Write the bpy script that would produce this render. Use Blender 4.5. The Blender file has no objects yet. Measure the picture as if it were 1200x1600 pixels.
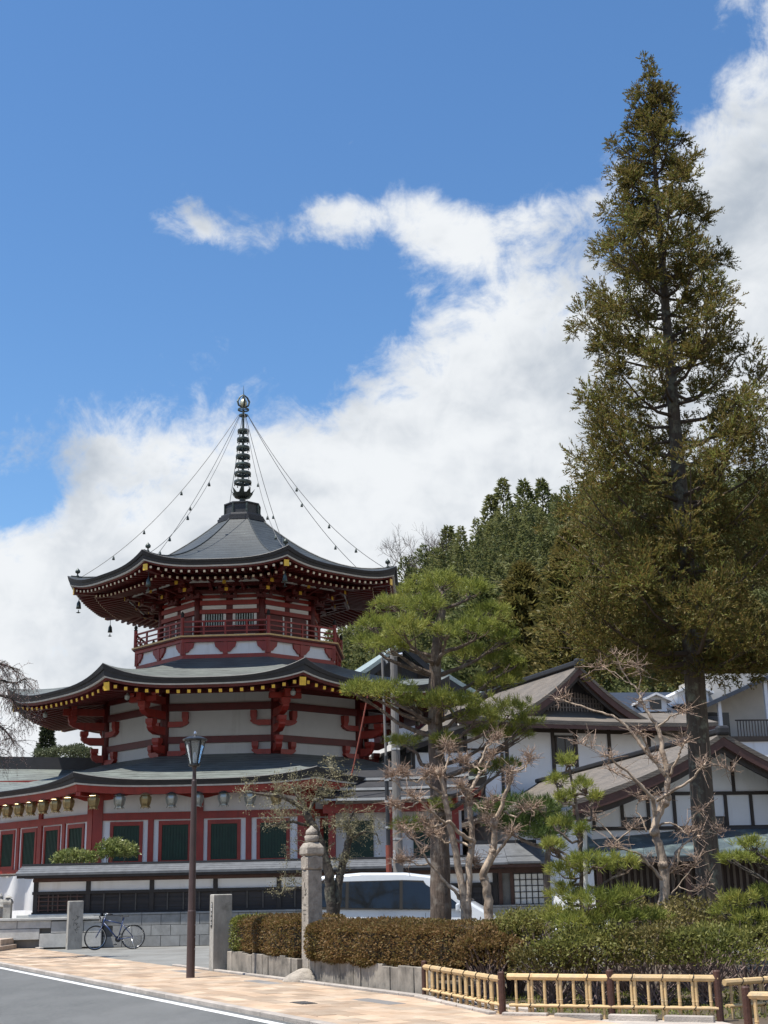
import bpy, math, random
import numpy as np
from mathutils import Vector, Matrix

scene = bpy.context.scene
R_ = math.radians
pi = math.pi

# ------------------------------------------------------------------ camera
FPX, PITCH, ROLL, EYE = 2050.0, R_(16.0), R_(1.2), 1.6
cam_d = bpy.data.cameras.new('camera')
cam = bpy.data.objects.new('camera', cam_d)
scene.collection.objects.link(cam)
cam_d.sensor_fit = 'VERTICAL'
cam_d.sensor_height = 36.0
cam_d.lens = FPX / 1600.0 * 36.0
cam_d.clip_end = 3000.0
_r0, _u0, _f0 = Vector((1, 0, 0)), Vector((0, -math.sin(PITCH), math.cos(PITCH))), Vector((0, math.cos(PITCH), math.sin(PITCH)))
_rt = _r0 * math.cos(ROLL) - _u0 * math.sin(ROLL)
_up = _r0 * math.sin(ROLL) + _u0 * math.cos(ROLL)
_m = Matrix((_rt, _up, -_f0)).transposed().to_4x4()
_m.translation = Vector((0, 0, EYE))
cam.matrix_world = _m
scene.camera = cam

# ------------------------------------------------------------------ light
SUN = Vector((-0.35, -0.175, 1.0)).normalized()
sun_d = bpy.data.lights.new('sun', 'SUN')
sun_d.energy = 5.0
sun_d.angle = R_(0.53)
sun_d.color = (1.0, 0.955, 0.88)
sun = bpy.data.objects.new('sun', sun_d)
sun.rotation_euler = (-SUN).to_track_quat('-Z', 'Y').to_euler()
sun.location = (-30, -20, 60)
scene.collection.objects.link(sun)
scene.view_settings.view_transform = 'Standard'
scene.view_settings.look = 'None'
scene.view_settings.exposure = 0.55
scene.view_settings.gamma = 1.0
scene.cycles.max_bounces = 5
scene.cycles.diffuse_bounces = 3
scene.cycles.transparent_max_bounces = 8

# ------------------------------------------------------------------ world: clear sky with a bank of cumulus
world = bpy.data.worlds.new('World')
scene.world = world
world.use_nodes = True
nt = world.node_tree
for n in list(nt.nodes): nt.nodes.remove(n)
def N(t, **kw):
    n = nt.nodes.new(t)
    for k, v in kw.items(): setattr(n, k, v)
    return n
def lk(a, b): nt.links.new(a, b)
def mth(op, a, b=None, c=None, clamp=False):
    n = N('ShaderNodeMath', operation=op, use_clamp=clamp)
    for i, x in enumerate((a, b, c)):
        if x is None: continue
        if isinstance(x, (int, float)): n.inputs[i].default_value = x
        else: lk(x, n.inputs[i])
    return n.outputs[0]
out = N('ShaderNodeOutputWorld')
sky = N('ShaderNodeTexSky', sky_type='NISHITA')
sky.sun_disc = False
sky.sun_elevation = math.asin(SUN.z)
sky.sun_rotation = math.atan2(SUN.x, SUN.y)
sky.altitude = 800
sky.air_density = 1.25
sky.dust_density = 0.2
sky.ozone_density = 5.0
bg1 = N('ShaderNodeBackground'); bg1.inputs[1].default_value = 0.112
hsv = N('ShaderNodeHueSaturation'); hsv.inputs['Saturation'].default_value = 1.13
lk(sky.outputs[0], hsv.inputs['Color']); lk(hsv.outputs[0], bg1.inputs[0])
tc = N('ShaderNodeTexCoord')
sep = N('ShaderNodeSeparateXYZ'); lk(tc.outputs['Generated'], sep.inputs[0])
X, Y, Z = sep.outputs
az = mth('MULTIPLY', mth('ARCTAN2', X, Y), 57.29578)          # degrees, 0 ahead, + to the right
el = mth('MULTIPLY', mth('ARCSINE', Z), 57.29578)
# upper rim of the bank, elevation in degrees against azimuth
rim_pts = [(-180, 16), (-60, 17), (-17.5, 18.4), (-15.5, 19.6), (-11.6, 20.9), (-8.8, 21.4), (-4.9, 22.0), (-1.7, 22.6), (0.1, 23.0), (1.4, 24.6), (3.3, 26.0),
           (6.4, 27.6), (11.1, 28.6), (14.5, 30.0), (15.6, 32.0), (17.1, 34.2), (20, 36), (40, 38), (90, 30), (180, 16)]
ramp = N('ShaderNodeFloatCurve')
cv = ramp.mapping.curves[0]
cv.points[0].location = (0.0, rim_pts[0][1] / 60); cv.points[1].location = (1.0, rim_pts[-1][1] / 60)
for a_, e_ in rim_pts[1:-1]: cv.points.new((a_ + 180) / 360, e_ / 60)
ramp.mapping.update()
lk(mth('DIVIDE', mth('ADD', az, 180), 360), ramp.inputs['Value'])
rim = mth('MULTIPLY', ramp.outputs[0], 60)
bias = mth('MULTIPLY', mth('SUBTRACT', rim, el), 0.085)
bias = mth('MINIMUM', mth('MAXIMUM', bias, -0.42), 0.45)
def bump_at(a0, e0, sa, se, h, tilt=0.0):
    da = mth('SUBTRACT', az, a0); de = mth('SUBTRACT', mth('SUBTRACT', el, e0), mth('MULTIPLY', da, tilt))
    q = mth('ADD', mth('POWER', mth('ABSOLUTE', mth('DIVIDE', da, sa)), 2.0), mth('POWER', mth('ABSOLUTE', mth('DIVIDE', de, se)), 2.0))
    return mth('MULTIPLY', mth('POWER', 2.718, mth('MULTIPLY', q, -1.0)), h)
for args in [(-9.8, 28.6, 2.4, 1.5, .44, -.15), (-7.0, 28.0, 2.4, 1.6, .46, -.2), (-3.6, 28.3, 2.6, 1.3, .46, .1), (0.4, 29.0, 3.0, 1.7, .54, .15), (3.6, 28.0, 3.0, 1.7, .46, -.1), (8.5, 28.8, 3.0, 1.2, .25, 0), (.6, 24.6, 1.3, .9, -.22, 0), (-1.2, 32.2, .7, 1.6, .30, .3),
             (-6.8, 35.0, .5, 1.2, .30, .3), (-15.9, 16.3, 1.8, 1.3, -.50, .2), (0.3, 26.3, 2.6, 1.0, -.10, 0), (17.2, 35.5, 1.6, 1.2, .25, .5)]:
    bias = mth('ADD', bias, bump_at(*args))
def fbm(scale, detail, rough, dist, off, stretch=(1, 1, 1)):
    mp = N('ShaderNodeMapping'); lk(tc.outputs['Generated'], mp.inputs[0])
    mp.inputs['Location'].default_value = off; mp.inputs['Scale'].default_value = stretch
    n = N('ShaderNodeTexNoise'); lk(mp.outputs[0], n.inputs['Vector'])
    n.inputs['Scale'].default_value = scale; n.inputs['Detail'].default_value = detail
    n.inputs['Roughness'].default_value = rough; n.inputs['Distortion'].default_value = dist
    return n.outputs[0]
n1 = fbm(8.5, 9.0, 0.64, 0.35, (0.3, 1.7, 0.9), (1, 1, 1.35))
n2 = fbm(26.0, 8.0, 0.62, 0.5, (4.1, 0.2, 2.0))
dens = mth('ADD', mth('ADD', bias, mth('MULTIPLY', mth('SUBTRACT', n1, 0.5), 1.05)), mth('MULTIPLY', mth('SUBTRACT', n2, 0.5), 0.80))
mr = N('ShaderNodeMapRange', interpolation_type='SMOOTHSTEP')
lk(dens, mr.inputs[0]); mr.inputs[1].default_value = -0.03; mr.inputs[2].default_value = 0.33
mask = mth('MULTIPLY', mr.outputs[0], mth('GREATER_THAN', Z, -0.02))
# thick cores turn blue-grey, thin rims stay white
core = N('ShaderNodeMapRange', interpolation_type='SMOOTHSTEP')
n3 = fbm(5.0, 5.0, 0.55, 0.3, (2.2, 5.1, 0.4), (1, 1, 1.6))
lk(mth('ADD', mth('ADD', n3, mth('MULTIPLY', dens, 0.10)), mth('MULTIPLY', n2, 0.16)), core.inputs[0]); core.inputs[1].default_value = 0.54; core.inputs[2].default_value = 0.86
cm = N('ShaderNodeMix', data_type='RGBA')
lk(core.outputs[0], cm.inputs['Factor'])
cm.inputs['A'].default_value = (0.90, 0.93, 0.96, 1)
cm.inputs['B'].default_value = (0.47, 0.53, 0.61, 1)
bg2 = N('ShaderNodeBackground'); lk(cm.outputs['Result'], bg2.inputs[0]); bg2.inputs[1].default_value = 0.67
ms = N('ShaderNodeMixShader'); lk(mask, ms.inputs[0]); lk(bg1.outputs[0], ms.inputs[1]); lk(bg2.outputs[0], ms.inputs[2])
lk(ms.outputs[0], out.inputs[0])

# ------------------------------------------------------------------ survey helper (bearing in the photo + distance -> a point of the place)
def at(u, v, Yd):
    a, b = u - 600.0, 800.0 - v
    x = a * math.cos(ROLL) + b * math.sin(ROLL); y = -a * math.sin(ROLL) + b * math.cos(ROLL)
    d = Vector((x / FPX, math.cos(PITCH) - y / FPX * math.sin(PITCH), math.sin(PITCH) + y / FPX * math.cos(PITCH)))
    t = Yd / d.y
    return Vector((d.x * t, Yd, EYE + d.z * t))

# ------------------------------------------------------------------ materials
MATS = {}
def new_mat(name):
    m = bpy.data.materials.new(name); m.use_nodes = True
    t = m.node_tree
    return m, t, t.nodes['Principled BSDF']
def noise(t, scale, detail=4.0, rough=.55, stretch=None, local=False):
    if local:
        src = t.nodes.new('ShaderNodeTexCoord').outputs['Object']
    else:
        src = t.nodes.new('ShaderNodeNewGeometry').outputs['Position']
    if stretch:
        mp = t.nodes.new('ShaderNodeMapping'); mp.inputs['Scale'].default_value = stretch
        t.links.new(src, mp.inputs[0]); src = mp.outputs[0]
    n = t.nodes.new('ShaderNodeTexNoise')
    n.inputs['Scale'].default_value = scale; n.inputs['Detail'].default_value = detail; n.inputs['Roughness'].default_value = rough
    t.links.new(src, n.inputs['Vector'])
    return n.outputs[0]
def mixc(t, fac, a, b, mode='MIX'):
    n = t.nodes.new('ShaderNodeMix'); n.data_type = 'RGBA'; n.blend_type = mode
    for s, x in (('Factor', fac), ('A', a), ('B', b)):
        if isinstance(x, (int, float)): n.inputs[s].default_value = x
        elif isinstance(x, tuple): n.inputs[s].default_value = (*x[:3], 1)
        else: t.links.new(x, n.inputs[s])
    return n.outputs['Result']
def mrange(t, x, a, b, c=0., d=1.):
    n = t.nodes.new('ShaderNodeMapRange'); t.links.new(x, n.inputs[0])
    for i, q in enumerate((a, b, c, d)): n.inputs[i + 1].default_value = q
    return n.outputs[0]
def M(name, c, r=.6, v=.18, s=2.5, b=0., bs=30., c2=None, c2f=(.5, .68), c2s=1.2, stretch=None, c2st=None, metal=0., obr=0., isl=0., spec=.5, courses=None):
    """painted / weathered surface: value noise, a second stain colour, fine bump, per-object and per-piece tone"""
    if name in MATS: return MATS[name]
    m, t, p = new_mat(name)
    lo = tuple(x * (1 - v) for x in c); hi = tuple(min(1, x * (1 + v)) for x in c)
    col = mixc(t, mrange(t, noise(t, s, 6, .6, stretch), .3, .7), lo, hi)
    if c2: col = mixc(t, mrange(t, noise(t, c2s, 6, .65, c2st), *c2f), col, c2)
    for amp, kind in ((obr, 'obj'), (isl, 'isl')):
        if amp:
            src = t.nodes.new('ShaderNodeObjectInfo').outputs['Random'] if kind == 'obj' else t.nodes.new('ShaderNodeNewGeometry').outputs['Random Per Island']
            k = mrange(t, src, 0, 1, 1 - amp, 1 + amp)
            cb = t.nodes.new('ShaderNodeCombineXYZ')
            for i in range(3): t.links.new(k, cb.inputs[i])
            n = t.nodes.new('ShaderNodeVectorMath'); n.operation = 'MULTIPLY'
            t.links.new(col, n.inputs[0]); t.links.new(cb.outputs[0], n.inputs[1]); col = n.outputs[0]
    lap = None
    if courses:      # lapped shingle courses: thin joint line at every step in height, broken by vertical joints
        sx = t.nodes.new('ShaderNodeSeparateXYZ'); t.links.new(t.nodes.new('ShaderNodeNewGeometry').outputs['Position'], sx.inputs[0])
        f = t.nodes.new('ShaderNodeMath'); f.operation = 'DIVIDE'; t.links.new(sx.outputs[2], f.inputs[0]); f.inputs[1].default_value = courses
        w = t.nodes.new('ShaderNodeMath'); w.operation = 'ADD'; t.links.new(f.outputs[0], w.inputs[0]); t.links.new(mrange(t, noise(t, .9, 3), .3, .7, -.35, .35), w.inputs[1])
        fr = t.nodes.new('ShaderNodeMath'); fr.operation = 'FRACT'; t.links.new(w.outputs[0], fr.inputs[0]); lap = fr.outputs[0]
        joint = mrange(t, lap, .0, .30, 1., 0.)
        col = mixc(t, joint, col, tuple(x * .30 for x in c))
    t.links.new(col, p.inputs['Base Color'])
    p.inputs['Roughness'].default_value = r; p.inputs['Metallic'].default_value = metal
    p.inputs['Specular IOR Level'].default_value = spec
    if b:
        bp = t.nodes.new('ShaderNodeBump'); bp.inputs['Strength'].default_value = min(1., b); bp.inputs['Distance'].default_value = .03
        t.links.new(noise(t, bs, 5, .6, stretch), bp.inputs['Height']); t.links.new(bp.outputs[0], p.inputs['Normal'])
    MATS[name] = m
    return m
def leafmat(name, cols, trans=.3, ns=.5, rough=.55):
    """leaf tones picked per leaf plus a slow drift through the crown"""
    m, t, p = new_mat(name)
    rnd = t.nodes.new('ShaderNodeNewGeometry').outputs['Random Per Island']
    k = t.nodes.new('ShaderNodeMath'); k.operation = 'MULTIPLY_ADD'
    t.links.new(rnd, k.inputs[0]); k.inputs[1].default_value = .5
    t.links.new(mrange(t, noise(t, ns, 3), .3, .7, 0, .5), k.inputs[2])
    cr = t.nodes.new('ShaderNodeValToRGB'); t.links.new(k.outputs[0], cr.inputs[0])
    e = cr.color_ramp.elements
    e[0].position = 0.; e[1].position = 1.
    for i in range(1, len(cols) - 1): e.new(i / (len(cols) - 1))
    for i, c in enumerate(cols): e[i].color = (*c, 1)
    t.links.new(cr.outputs[0], p.inputs['Base Color']); p.inputs['Roughness'].default_value = rough
    p.inputs['Specular IOR Level'].default_value = .25
    tr = t.nodes.new('ShaderNodeBsdfTranslucent'); t.links.new(cr.outputs[0], tr.inputs[0])
    mx = t.nodes.new('ShaderNodeMixShader'); mx.inputs[0].default_value = trans
    t.links.new(p.outputs[0], mx.inputs[1]); t.links.new(tr.outputs[0], mx.inputs[2])
    t.links.new(mx.outputs[0], t.nodes['Material Output'].inputs[0])
    return m

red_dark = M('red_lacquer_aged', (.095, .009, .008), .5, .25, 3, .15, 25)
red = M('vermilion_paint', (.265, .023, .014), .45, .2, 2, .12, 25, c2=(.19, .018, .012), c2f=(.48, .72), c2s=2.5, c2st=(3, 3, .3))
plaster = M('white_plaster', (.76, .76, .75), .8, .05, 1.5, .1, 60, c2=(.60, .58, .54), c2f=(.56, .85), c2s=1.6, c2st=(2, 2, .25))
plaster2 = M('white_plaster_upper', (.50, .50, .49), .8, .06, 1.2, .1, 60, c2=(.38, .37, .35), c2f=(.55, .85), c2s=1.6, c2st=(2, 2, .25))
gold = M('gold_leaf', (.80, .50, .06), .4, .15, 8, metal=.25)
cream = M('cream_tip_paint', (.72, .62, .45), .6, .1)
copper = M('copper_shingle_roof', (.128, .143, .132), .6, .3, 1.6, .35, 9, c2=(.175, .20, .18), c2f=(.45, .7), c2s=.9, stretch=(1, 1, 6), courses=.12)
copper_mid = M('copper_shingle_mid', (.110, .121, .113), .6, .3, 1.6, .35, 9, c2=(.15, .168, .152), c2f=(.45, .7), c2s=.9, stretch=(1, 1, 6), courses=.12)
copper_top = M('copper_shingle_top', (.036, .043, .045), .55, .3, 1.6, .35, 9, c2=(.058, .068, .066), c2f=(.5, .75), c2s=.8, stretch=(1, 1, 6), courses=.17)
copper_dark = M('dark_roof_edge', (.022, .022, .024), .55, .25, 3, .2, 20)
bronze_dark = M('spire_bronze', (.055, .065, .055), .4, .3, 8, .2, 40, c2=(.13, .17, .15), c2f=(.52, .7), c2s=5, metal=.5)
bronze_gold = M('gilt_lantern', (.33, .25, .12), .35, .25, 12, .15, 60, metal=.6)
bronze_silver = M('silvered_lantern', (.36, .37, .33), .35, .25, 12, .15, 60, metal=.6)
green_shut = M('green_shutter', (.004, .030, .016), .55, .25, 3)
dark_hole = M('dark_interior', (.015, .014, .013), .9)
black_wood = M('blackened_timber', (.022, .018, .016), .65, .35, 4, .3, 30, stretch=(1, 1, .2))
board_wood = M('charred_board', (.034, .029, .027), .7, .35, 3, .3, 25, stretch=(.15, .15, 6), obr=.25)
brown_wood = M('brown_timber', (.075, .036, .026), .65, .3, 3, .25, 30)
tile_grey = M('grey_wall_tiles', (.12, .125, .13), .5, .25, 4, .3, 18)
stone = M('weathered_granite', (.33, .315, .28), .85, .25, 6, .5, 45, c2=(.16, .15, .13), c2f=(.55, .75), c2s=3, stretch=(1, 1, .45))
stone_old = M('old_carved_stone', (.34, .30, .25), .9, .25, 9, .6, 40, c2=(.20, .17, .14), c2f=(.5, .7), c2s=7)
concrete = M('concrete_block', (.25, .25, .24), .85, .2, 3, .4, 50, c2=(.13, .13, .12), c2f=(.52, .8), c2s=1.6, obr=.16)
plank_conc = M('stained_concrete_plank', (.27, .24, .20), .9, .25, 4, .5, 40, c2=(.10, .09, .075), c2f=(.45, .7), c2s=2.2, stretch=(1, 1, .3), obr=.15)
bamboo = M('bamboo_cane', (.55, .385, .19), .5, .2, 5, .15, 40, c2=(.34, .27, .17), c2f=(.5, .72), c2s=5, obr=.12)
tie_black = M('black_tie_cord', (.012, .011, .010), .8)
post_brown = M('fence_post_wood', (.055, .020, .012), .6, .3, 6, .3, 30)
lamp_brown = M('lamp_post_brown', (.060, .036, .032), .45, .2, 5, .1, 60)
asphalt = M('asphalt', (.105, .109, .107), .85, .25, 14, .6, 120, c2=(.145, .148, .145), c2f=(.42, .62), c2s=.5, c2st=(1, .35, 1))
paint_white = M('road_paint', (.62, .62, .60), .7, .12, 3, c2=(.22, .22, .22), c2f=(.55, .66), c2s=11)
paver = M('orange_paver', (.37, .262, .175), .8, .15, 2.5, .3, 60, obr=.26, c2=(.44, .35, .26), c2f=(.42, .66), c2s=1.3)
paver_grey = M('grey_paver', (.20, .19, .18), .8, .12, 3, .25, 60, obr=.12)
kerb_m = M('kerb_stone', (.36, .32, .28), .85, .2, 4, .4, 50, obr=.15)
lot = M('lot_concrete', (.20, .20, .187), .9, .2, .8, .4, 60, c2=(.14, .135, .122), c2f=(.45, .7), c2s=.9)
soil = M('garden_soil', (.085, .062, .040), .95, .3, 3, .8, 15, c2=(.07, .08, .03), c2f=(.5, .7), c2s=1.5)
steel = M('brushed_metal', (.55, .56, .57), .3, .1, 10, metal=.9)
black_rubber = M('black_rubber', (.014, .014, .015), .7)
grey_roof = M('shingle_roof_grey', (.155, .132, .108), .75, .25, 1.2, .5, 14, c2=(.085, .08, .072), c2f=(.5, .75), c2s=.8, stretch=(1, 1, 5), courses=.075)
slate_roof = M('slate_blue_roof', (.07, .095, .105), .45, .3, 2.5, .4, 12, c2=(.17, .22, .21), c2f=(.52, .68), c2s=1.8, obr=.2)
bark_cedar = M('cedar_bark', (.085, .066, .048), .95, .35, 6, .9, 18, stretch=(3, 3, .25), c2=(.17, .17, .12), c2f=(.52, .64), c2s=4.5)
bark_pine = M('pine_bark', (.115, .085, .065), .95, .4, 7, 1., 14, stretch=(2, 2, .5), c2=(.20, .17, .14), c2f=(.5, .65), c2s=5)
bark_pale = M('smooth_pale_bark', (.38, .295, .215), .7, .25, 5, .5, 25, c2=(.20, .145, .10), c2f=(.48, .60), c2s=7, stretch=(1, 1, .4))
bark_dark = M('dark_mossy_bark', (.075, .062, .050), .95, .35, 8, .9, 20, c2=(.17, .165, .12), c2f=(.52, .65), c2s=6)
twig_pink = M('pink_brown_twig', (.31, .22, .16), .8, .2, 8, isl=.3)
twig_lichen = M('lichen_twig', (.26, .235, .150), .9, .3, 8, isl=.35)
twig_grey = M('grey_rose_twig', (.20, .145, .130), .85, .2, 6, isl=.3)

L_cedar = leafmat('cedar_sprays', [(.052, .064, .014), (.118, .122, .028), (.195, .130, .042), (.140, .165, .038), (.300, .295, .085)], .4, 1.3)
L_pine = leafmat('pine_needles', [(.090, .125, .022), (.190, .225, .045), (.285, .305, .070), (.380, .340, .090)], .4, 1.2)
L_pine_dark = leafmat('old_pine_needles', [(.045, .080, .024), (.085, .125, .032), (.130, .160, .045)], .3, 1.0)
L_hill = leafmat('hill_conifer', [(.060, .082, .028), (.115, .138, .050), (.180, .178, .066), (.160, .195, .078)], .4, .09)
L_rust = leafmat('rusty_cedar', [(.075, .080, .024), (.135, .125, .036), (.185, .145, .046), (.140, .160, .050)], .35, .3)
L_hedge = leafmat('azalea_bronze', [(.085, .080, .022), (.155, .115, .036), (.205, .115, .050), (.175, .160, .055)], .35, .8)
L_hedge_green = leafmat('azalea_green', [(.080, .095, .022), (.160, .175, .040), (.260, .260, .070)], .3, 1.2)
L_shrub = leafmat('shrub_leaf', [(.055, .055, .018), (.120, .108, .034), (.185, .150, .050), (.260, .205, .085)], .3, 1.0)
L_glossy = leafmat('glossy_shrub', [(.09, .13, .03), (.20, .23, .07), (.36, .37, .17)], .2, 2.0, .35)

# ------------------------------------------------------------------ mesh helpers
COL = scene.collection
class MB:
    def __init__(s): s.v = []; s.f = []
    def add(s, vs, fs):
        o = len(s.v); s.v.extend([tuple(p) for p in vs]); s.f.extend([tuple(i + o for i in f) for f in fs]); return s
    def obox(s, c, ux, uy, uz):
        c, ux, uy, uz = Vector(c), Vector(ux), Vector(uy), Vector(uz)
        vs = [c + a * ux + b * uy + d * uz for d in (-1, 1) for b in (-1, 1) for a in (-1, 1)]
        return s.add(vs, [(0, 2, 3, 1), (4, 5, 7, 6), (0, 1, 5, 4), (2, 6, 7, 3), (0, 4, 6, 2), (1, 3, 7, 5)])
    def box(s, x0, x1, y0, y1, z0, z1):
        return s.obox(((x0 + x1) / 2, (y0 + y1) / 2, (z0 + z1) / 2), ((x1 - x0) / 2, 0, 0), (0, (y1 - y0) / 2, 0), (0, 0, (z1 - z0) / 2))
    def beam(s, a, b, w, h, up=(0, 0, 1)):
        a, b, up = Vector(a), Vector(b), Vector(up)
        d = (b - a); L = d.length; d = d / L
        sx = d.cross(up).normalized(); su = sx.cross(d)
        return s.obox((a + b) / 2, d * L / 2, sx * w / 2, su * h / 2)
    def tube(s, pts, rad, n=6, cap=True):
        pts = [Vector(p) for p in pts]
        if isinstance(rad, (int, float)): rad = [rad] * len(pts)
        vs, fs = [], []
        prev = None
        for i, p in enumerate(pts):
            d = (pts[min(i + 1, len(pts) - 1)] - pts[max(i - 1, 0)])
            if d.length < 1e-9: d = Vector((0, 0, 1))
            d.normalize()
            if prev is None:
                q = Vector((0, 0, 1)) if abs(d.z) < .9 else Vector((1, 0, 0))
                sx = d.cross(q).normalized()
            else:
                sx = (prev - d * prev.dot(d))
                sx = sx.normalized() if sx.length > 1e-6 else d.orthogonal().normalized()
            prev = sx; sy = d.cross(sx)
            for k in range(n):
                a = 2 * pi * k / n
                vs.append(p + (sx * math.cos(a) + sy * math.sin(a)) * rad[i])
        for i in range(len(pts) - 1):
            for k in range(n):
                k2 = (k + 1) % n
                fs.append((i * n + k, i * n + k2, (i + 1) * n + k2, (i + 1) * n + k))
        if cap:
            fs.append(tuple(range(n - 1, -1, -1))); fs.append(tuple((len(pts) - 1) * n + k for k in range(n)))
        return s.add(vs, fs)
    def lathe(s, prof, n=16, c=(0, 0, 0), rot=0.):
        vs, fs = [], []
        for r, z in prof:
            for k in range(n):
                a = 2 * pi * k / n + rot
                vs.append((c[0] + r * math.cos(a), c[1] + r * math.sin(a), c[2] + z))
        for i in range(len(prof) - 1):
            for k in range(n):
                k2 = (k + 1) % n
                fs.append((i * n + k, i * n + k2, (i + 1) * n + k2, (i + 1) * n + k))
        fs.append(tuple(range(n - 1, -1, -1))); fs.append(tuple((len(prof) - 1) * n + k for k in range(n)))
        return s.add(vs, fs)
    def prism(s, poly, o, ex, ey, ez):
        """poly in (ex, ey) from o, pushed along ez (vector with its length)"""
        o, ex, ey, ez = Vector(o), Vector(ex), Vector(ey), Vector(ez)
        n = len(poly)
        vs = [o + ex * x + ey * y for x, y in poly] + [o + ex * x + ey * y + ez for x, y in poly]
        fs = [tuple(range(n - 1, -1, -1)), tuple(range(n, 2 * n))] + [(i, (i + 1) % n, (i + 1) % n + n, i + n) for i in range(n)]
        return s.add(vs, fs)
    def grid(s, rows, close=False):
        """rows: list of equally long point lists"""
        n = len(rows[0]); vs = [p for r in rows for p in r]; fs = []
        for i in range(len(rows) - 1):
            for k in range(n - 1 if not close else n):
                k2 = (k + 1) % n
                fs.append((i * n + k, i * n + k2, (i + 1) * n + k2, (i + 1) * n + k))
        return s.add(vs, fs)
    def build(s, name, mat, parent=None, smooth=False, local=False, bevel=0., kind=None, label=None, fix=False):
        off = (0, 0, 0)
        if parent is not None and not local:
            q = parent; o = Vector((0, 0, 0))
            while q is not None: o += q.location; q = q.parent
            off = o
        me = bpy.data.meshes.new(name)
        me.from_pydata([(p[0] - off[0], p[1] - off[1], p[2] - off[2]) for p in s.v], [], s.f)
        if fix:
            import bmesh
            bm = bmesh.new(); bm.from_mesh(me); bmesh.ops.recalc_face_normals(bm, faces=bm.faces); bm.to_mesh(me); bm.free()
        if smooth: me.polygons.foreach_set('use_smooth', [True] * len(me.polygons))
        if mat: me.materials.append(mat)
        ob = bpy.data.objects.new(name, me); COL.objects.link(ob)
        if parent is not None: ob.parent = parent
        if bevel:
            b = ob.modifiers.new('bevel', 'BEVEL'); b.width = bevel; b.segments = 2; b.limit_method = 'ANGLE'
        if kind: ob['kind'] = kind
        if label: ob['label'] = label
        return ob
def tag(o, label, cat, group=None):
    o['label'] = label; o['category'] = cat
    if group: o['group'] = group
    return o
def thing(name, label, cat, loc=(0, 0, 0), rz=0., group=None):
    o = bpy.data.objects.new(name, None); COL.objects.link(o)
    o.location = loc; o.rotation_euler = (0, 0, rz); o.empty_display_size = .2
    return tag(o, label, cat, group)
def struct(o): o['kind'] = 'structure'; return o
def piece(name, me, parent, loc, rz=0., scale=None):
    o = bpy.data.objects.new(name, me); COL.objects.link(o)
    o.parent = parent; o.location = Vector(loc) - (parent.location if parent else Vector())
    o.rotation_euler = (0, 0, rz)
    if scale: o.scale = scale
    return o
def box_mesh(name, sx, sy, sz, mat, ch=0.):
    """box with chamfered top edges, base at z = 0"""
    c = ch
    x, y = sx / 2, sy / 2
    if c:
        vs = [(-x, -y, 0), (x, -y, 0), (x, y, 0), (-x, y, 0), (-x, -y, sz - c), (x, -y, sz - c), (x, y, sz - c), (-x, y, sz - c), (-x + c, -y + c, sz), (x - c, -y + c, sz), (x - c, y - c, sz), (-x + c, y - c, sz)]
        fs = [(3, 2, 1, 0)] + [(i, (i + 1) % 4, (i + 1) % 4 + 4, i + 4) for i in range(4)] + [(i + 4, (i + 1) % 4 + 4, (i + 1) % 4 + 8, i + 8) for i in range(4)] + [(8, 9, 10, 11)]
    else:
        vs = [(-x, -y, 0), (x, -y, 0), (x, y, 0), (-x, y, 0), (-x, -y, sz), (x, -y, sz), (x, y, sz), (-x, y, sz)]
        fs = [(3, 2, 1, 0), (4, 5, 6, 7)] + [(i, (i + 1) % 4, (i + 1) % 4 + 4, i + 4) for i in range(4)]
    me = bpy.data.meshes.new(name); me.from_pydata(vs, [], fs); me.materials.append(mat)
    return me
def np_quads(name, V, mat, parent=None, kind=None):
    """V: (N, 4, 3) world-space quads -> one mesh object"""
    N_ = V.shape[0]
    off = np.zeros(3)
    q = parent
    while q is not None: off += np.array(q.location); q = q.parent
    me = bpy.data.meshes.new(name)
    me.vertices.add(N_ * 4); me.vertices.foreach_set('co', (V.reshape(-1, 3) - off).astype(np.float32).ravel())
    me.loops.add(N_ * 4); me.loops.foreach_set('vertex_index', np.arange(N_ * 4, dtype=np.int32))
    me.polygons.add(N_); me.polygons.foreach_set('loop_start', np.arange(0, N_ * 4, 4, dtype=np.int32))
    me.update(calc_edges=True)
    me.materials.append(mat)
    ob = bpy.data.objects.new(name, me); COL.objects.link(ob)
    if parent is not None: ob.parent = parent
    if kind: ob['kind'] = kind
    return ob
def unit(a): return a / np.maximum(np.linalg.norm(a, axis=-1, keepdims=True), 1e-9)
def blades(P, D, L, W, rng, bend=.15):
    """slim leaf quads from base P along D"""
    n = len(P)
    D = unit(D)
    S = unit(np.cross(D, rng.normal(size=(n, 3))))
    U = np.cross(S, D)
    L = np.broadcast_to(L, n)[:, None]; W = np.broadcast_to(W, n)[:, None]
    mid = P + D * L * .5 + U * L * bend * .4
    return np.stack([P, mid + S * W * .5, P + D * L, mid - S * W * .5], 1)
def rdirs(n, rng): return unit(rng.normal(size=(n, 3)))
L_shrub_y = leafmat('yellow_green_shrub', [(.070, .085, .020), (.140, .150, .036), (.220, .215, .060), (.300, .260, .095)], .35, 1.0)
# ================================================================== SETTING: ground, road, pavement
g = MB(); g.add([(-900, -200, 0), (900, -200, 0), (900, 1600, 0), (-900, 1600, 0)], [(0, 1, 2, 3)])
struct(g.build('ground', soil))
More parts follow.
